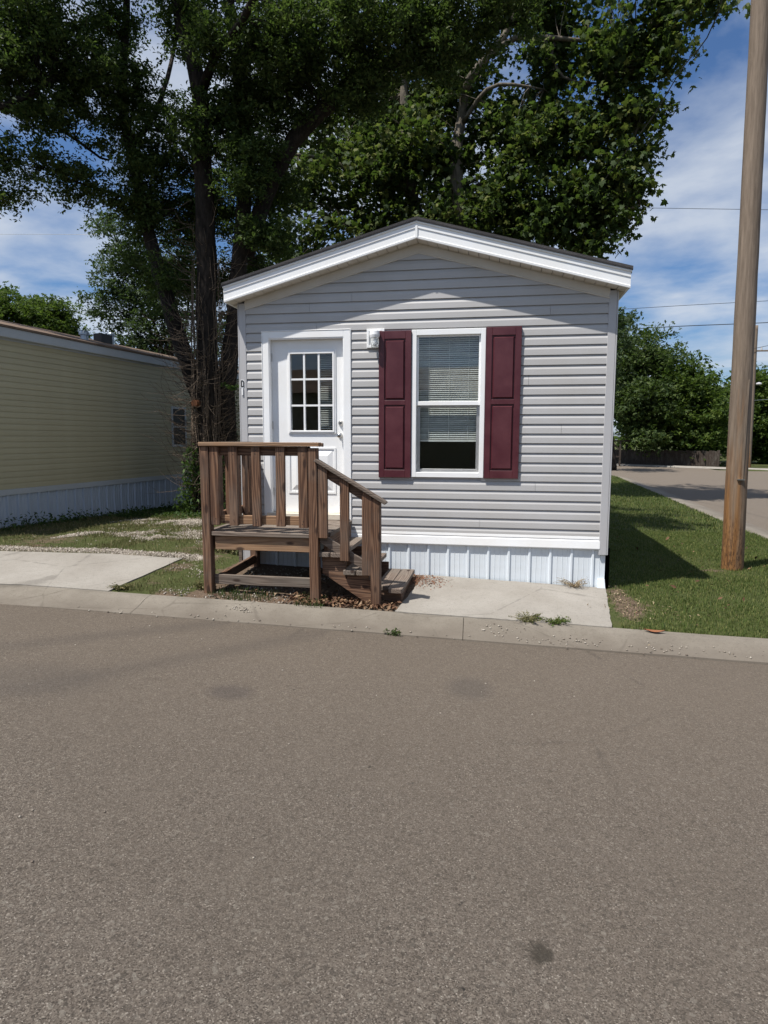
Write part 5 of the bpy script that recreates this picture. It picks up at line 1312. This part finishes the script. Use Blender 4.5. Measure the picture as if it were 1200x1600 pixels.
def stones(name, label, pts, size, mat, seed):
    R = np.random.default_rng(seed); n = len(pts)
    T = np.array([(1, 0, 0), (-1, 0, 0), (0, 1, 0), (0, -1, 0), (0, 0, .7), (0, 0, -.7)], float); F = np.array([(0, 2, 4), (2, 1, 4), (1, 3, 4), (3, 0, 4), (2, 0, 5), (1, 2, 5), (3, 1, 5), (0, 3, 5)])
    s = size * R.uniform(.4, 1.5, n) ; a = R.uniform(0, 6.28, n); c, sn = np.cos(a), np.sin(a)
    J = T[None] * (1 + R.uniform(-.35, .35, (n, 6, 3))); X = J[..., 0] * c[:, None] - J[..., 1] * sn[:, None]; Yv = J[..., 0] * sn[:, None] + J[..., 1] * c[:, None]
    V = pts[:, None] + np.stack([X, Yv, J[..., 2]], -1) * s[:, None, None]
    FF = (F[None] + (np.arange(n) * 6)[:, None, None]).reshape(-1, 3)
    return tag(link(name, np_mesh(name, V.reshape(-1, 3), FF, mat), None, 'stuff'), label, 'gravel')
x, y = sample(-4.4, 0.1, -.1, 4.2, 60000, R); g, v = covers(x, y); onslab = (x < -.78) & (y < -.07 + .04 * (x + .76))
k = (~onslab) & (R.uniform(size=len(x)) < np.clip(v * 1.2 - .25, 0.004, .8)); stones('gravel', 'pale gravel patches in the yard left of the porch', ground_pts(x[k], y[k], .002), .011, m_stone, 6)
x, y = sample(-.7, 1.15, -1.3, -.05, 1500, R); k = vnoise(x, y, 3.5, 4) > .46; stones('gravel', 'loose gravel on the dirt under the porch', ground_pts(x[k], y[k], .003), .010, m_stone, 7)
# grit in the gutter: pale bits in a few drifts
gp = []
for (cx_, off_, n, sx) in ((0.55, .20, 34, .10), (2.9, .22, 26, .10), (3.45, .33, 46, .32), (4.6, .30, 22, .40), (0.0, .40, 30, .8), (2.2, .40, 30, .9), (4.1, .38, 34, .7)):
    xx = R.normal(cx_, sx, n); oo = np.clip(R.normal(off_, .035, n), .03, .46)
    zo = np.interp(oo, [p_[0] for p_ in PROF[2:-1]], [p_[1] for p_ in PROF[2:-1]]); yy = YF0 + YFS * xx
    gp.append(np.stack([xx + oo * YFS, yy - oo, H(xx, yy) + zo + .004], -1))
stones('grit', 'pale grit scattered along the kerb gutter', np.concatenate(gp), .0085, m_stone, 8)
x = R.uniform(-1.5, 5.5, 110); y = R.uniform(-5.6, -1.85, 110); xs_ = np.r_[x, 1.95, 2.26, 3.02]; ys_ = np.r_[y, -4.72, -4.3, -4.1]
stones('grit', 'odd small stones lying on the asphalt', np.stack([xs_, ys_, H(xs_, ys_) - .073], -1), .0055, m_stone, 15)
# brown leaf litter round the steps
def litter(name, label, x, y, size, seed, dz=.006, mat=None):
    R = np.random.default_rng(seed); P = ground_pts(x, y, dz); P[:, 2] += R.uniform(0, .025, len(x)); V, F = scatter_leaves(P, size, 'oval', R, 1.2, .5)
    return tag(link(name, np_mesh(name, V, F, mat or m_litter), None, 'stuff'), label, 'leaf litter')
x = np.concatenate([R.normal(1.5, .35, 950), R.uniform(.9, 2.0, 260)]); y = np.concatenate([R.normal(-1.12, .10, 950), R.uniform(-1.25, -.2, 260)])
k = (y > YF0 + YFS * x + .01) & (x < 1.98 + (y + 1.25) * .1); litter('leaf_litter', 'brown dead leaves heaped on the dirt around the porch steps', x[k], y[k], .045, 9)
x = R.normal(2.14, .12, 500); y = R.normal(-.22, .13, 500); k = (y < -.03) & (x > 1.97)
P = np.stack([x[k], y[k], H(x[k], y[k]) + .016 + R.uniform(0, .02, k.sum()) * np.exp(-((x[k] - 2.12) / .1) ** 2)], -1); Vv, Ff = scatter_leaves(P, .022, 'oval', R, 1.5)
tag(link('mulch', np_mesh('mulch', Vv, Ff, m_rust), None, 'stuff'), 'spilled red brown mulch on the pad beside the bottom step', 'mulch')
x = R.uniform(4.1, 7.0, 70); y = R.uniform(-1.1, 4, 70); litter('leaf_litter', 'scattered dry leaves on the lawn by the pole', x, y, .06, 10, .05)
x = np.concatenate([R.normal(4.34, .20, 150), R.normal(4.15, .07, 120)]); y = np.concatenate([R.normal(-.60, .16, 150), R.normal(-.4, .4, 120)]); litter('straw', 'dry straw and dead grass on the bare patch at the lawn corner', x, y, .021, 12, .006, m_straw)
# one large curled leaf on the kerb
def one_leaf(label, x, y, z, s, rz):
    V, F = leaf_template('oval'); mb = MB(); n = 7
    for i in range(n):
        t = i / (n - 1); w = .2 * math.sin(math.pi * min(max(t, .02), .98)) ; 
        for u in (-1, 0, 1): mb.v.append((s * (t - .5), s * w * u, s * (.12 * (t - .5) ** 2 * 3 + .06 * abs(u))))
    for i in range(n - 1):
        for j in range(2): mb.f.append((i * 3 + j, (i + 1) * 3 + j, (i + 1) * 3 + j + 1, i * 3 + j + 1))
    o = mb.build('dead_leaf', m_cut, None); o.location = (x, y, z); o.rotation_euler = (0, 0, rz); return tag(o, label, 'leaf')
one_leaf('single curled orange brown leaf on the kerb below the lawn', 4.28, -1.24, h1(4.28, -1.2) + .012, .17, -.15)

# weeds with stems
def weed(name, label, cx_, cy_, z, n, h, spread, leaf, lsize, seed, flat=False):
    R = np.random.default_rng(seed); root = empty(name, (cx_, cy_, z), label, 'weed', None); st = MB(); P = []
    for i in range(n):
        a = R.uniform(0, 6.28); L = spread * R.uniform(.4, 1); hh = h * R.uniform(.3, 1)
        p0 = np.array([R.normal() * .02, R.normal() * .012, 0]); p1 = p0 + np.array([math.cos(a) * L * .5, math.sin(a) * L * .35, hh * .75]); p2 = p0 + np.array([math.cos(a) * L, math.sin(a) * L * .7, hh])
        st.tube([p0, p1, p2], [.0028, .002, .0012], 4, False)
        for t in R.uniform(.15, 1, 14): P.append((p0 * (1 - t) + p2 * t) * (t) + p1 * (1 - t) * 1.0 * t * 0 + (p0 * (1 - t) + p1 * t) * (1 - t) + R.normal(size=3) * .010)
    st.build('stem', leaf, root); V, F = scatter_leaves(np.array(P), lsize, 'oval', R, .4); link('foliage', np_mesh('foliage', V, F, leaf), root, 'stuff'); return root
weed('weed', 'green weed tuft left of the two growing in the pad joint', 3.20, -1.20, h1(3.2, -1.2) + .0, 34, .08, .20, m_drygrass, .022, 71)
weed('weed', 'darker low weed tuft right of the two growing in the pad joint', 3.45, -1.19, h1(3.43, -1.2) + .0, 34, .06, .17, m_lawn, .022, 72)
weed('weed', 'dry pale weed along the skirting near the right corner', 3.74, -.05, h1(3.74, 0) + .01, 30, .10, .26, m_straw, .016, 73)
weed('weed', 'tiny weed sprout in the road at the gutter edge', 2.02, -1.66, h1(2.0, -1.35) - .075, 12, .045, .08, m_grass, .022, 74)
weed('weed', 'leafy weed at the end of the left slab beside the kerb', -.80, -1.25, h1(-.8, -1.25) + .0, 24, .06, .16, m_drygrass, .026, 75)
weed('weed', 'grass-like weed against the left post of the porch', -.02, -1.05, h1(0, -1.05), 22, .10, .14, m_drygrass, .03, 76)
# dry tan fern-like heap behind the porch
leaf_heap('dry_grass_heap', 'tan dried grass heap behind the porch at the house corner', 'dry grass', [((-.28, .55, .30), (.22, .25, .22), 900), ((-.55, .6, .22), (.2, .2, .14), 400)], m_drygrass, .05, 'oval', 0, 64, 'stuff')
# white downspout foot and a loose board leaning at the house corner
pbd = MB().box(-.062, -.022, -.03, .01, .05, .62); lb = pbd.build('loose_board', m_deck['x'], None, bev=.003); tag(lb, 'short pale board standing against the house corner behind the porch', 'board')
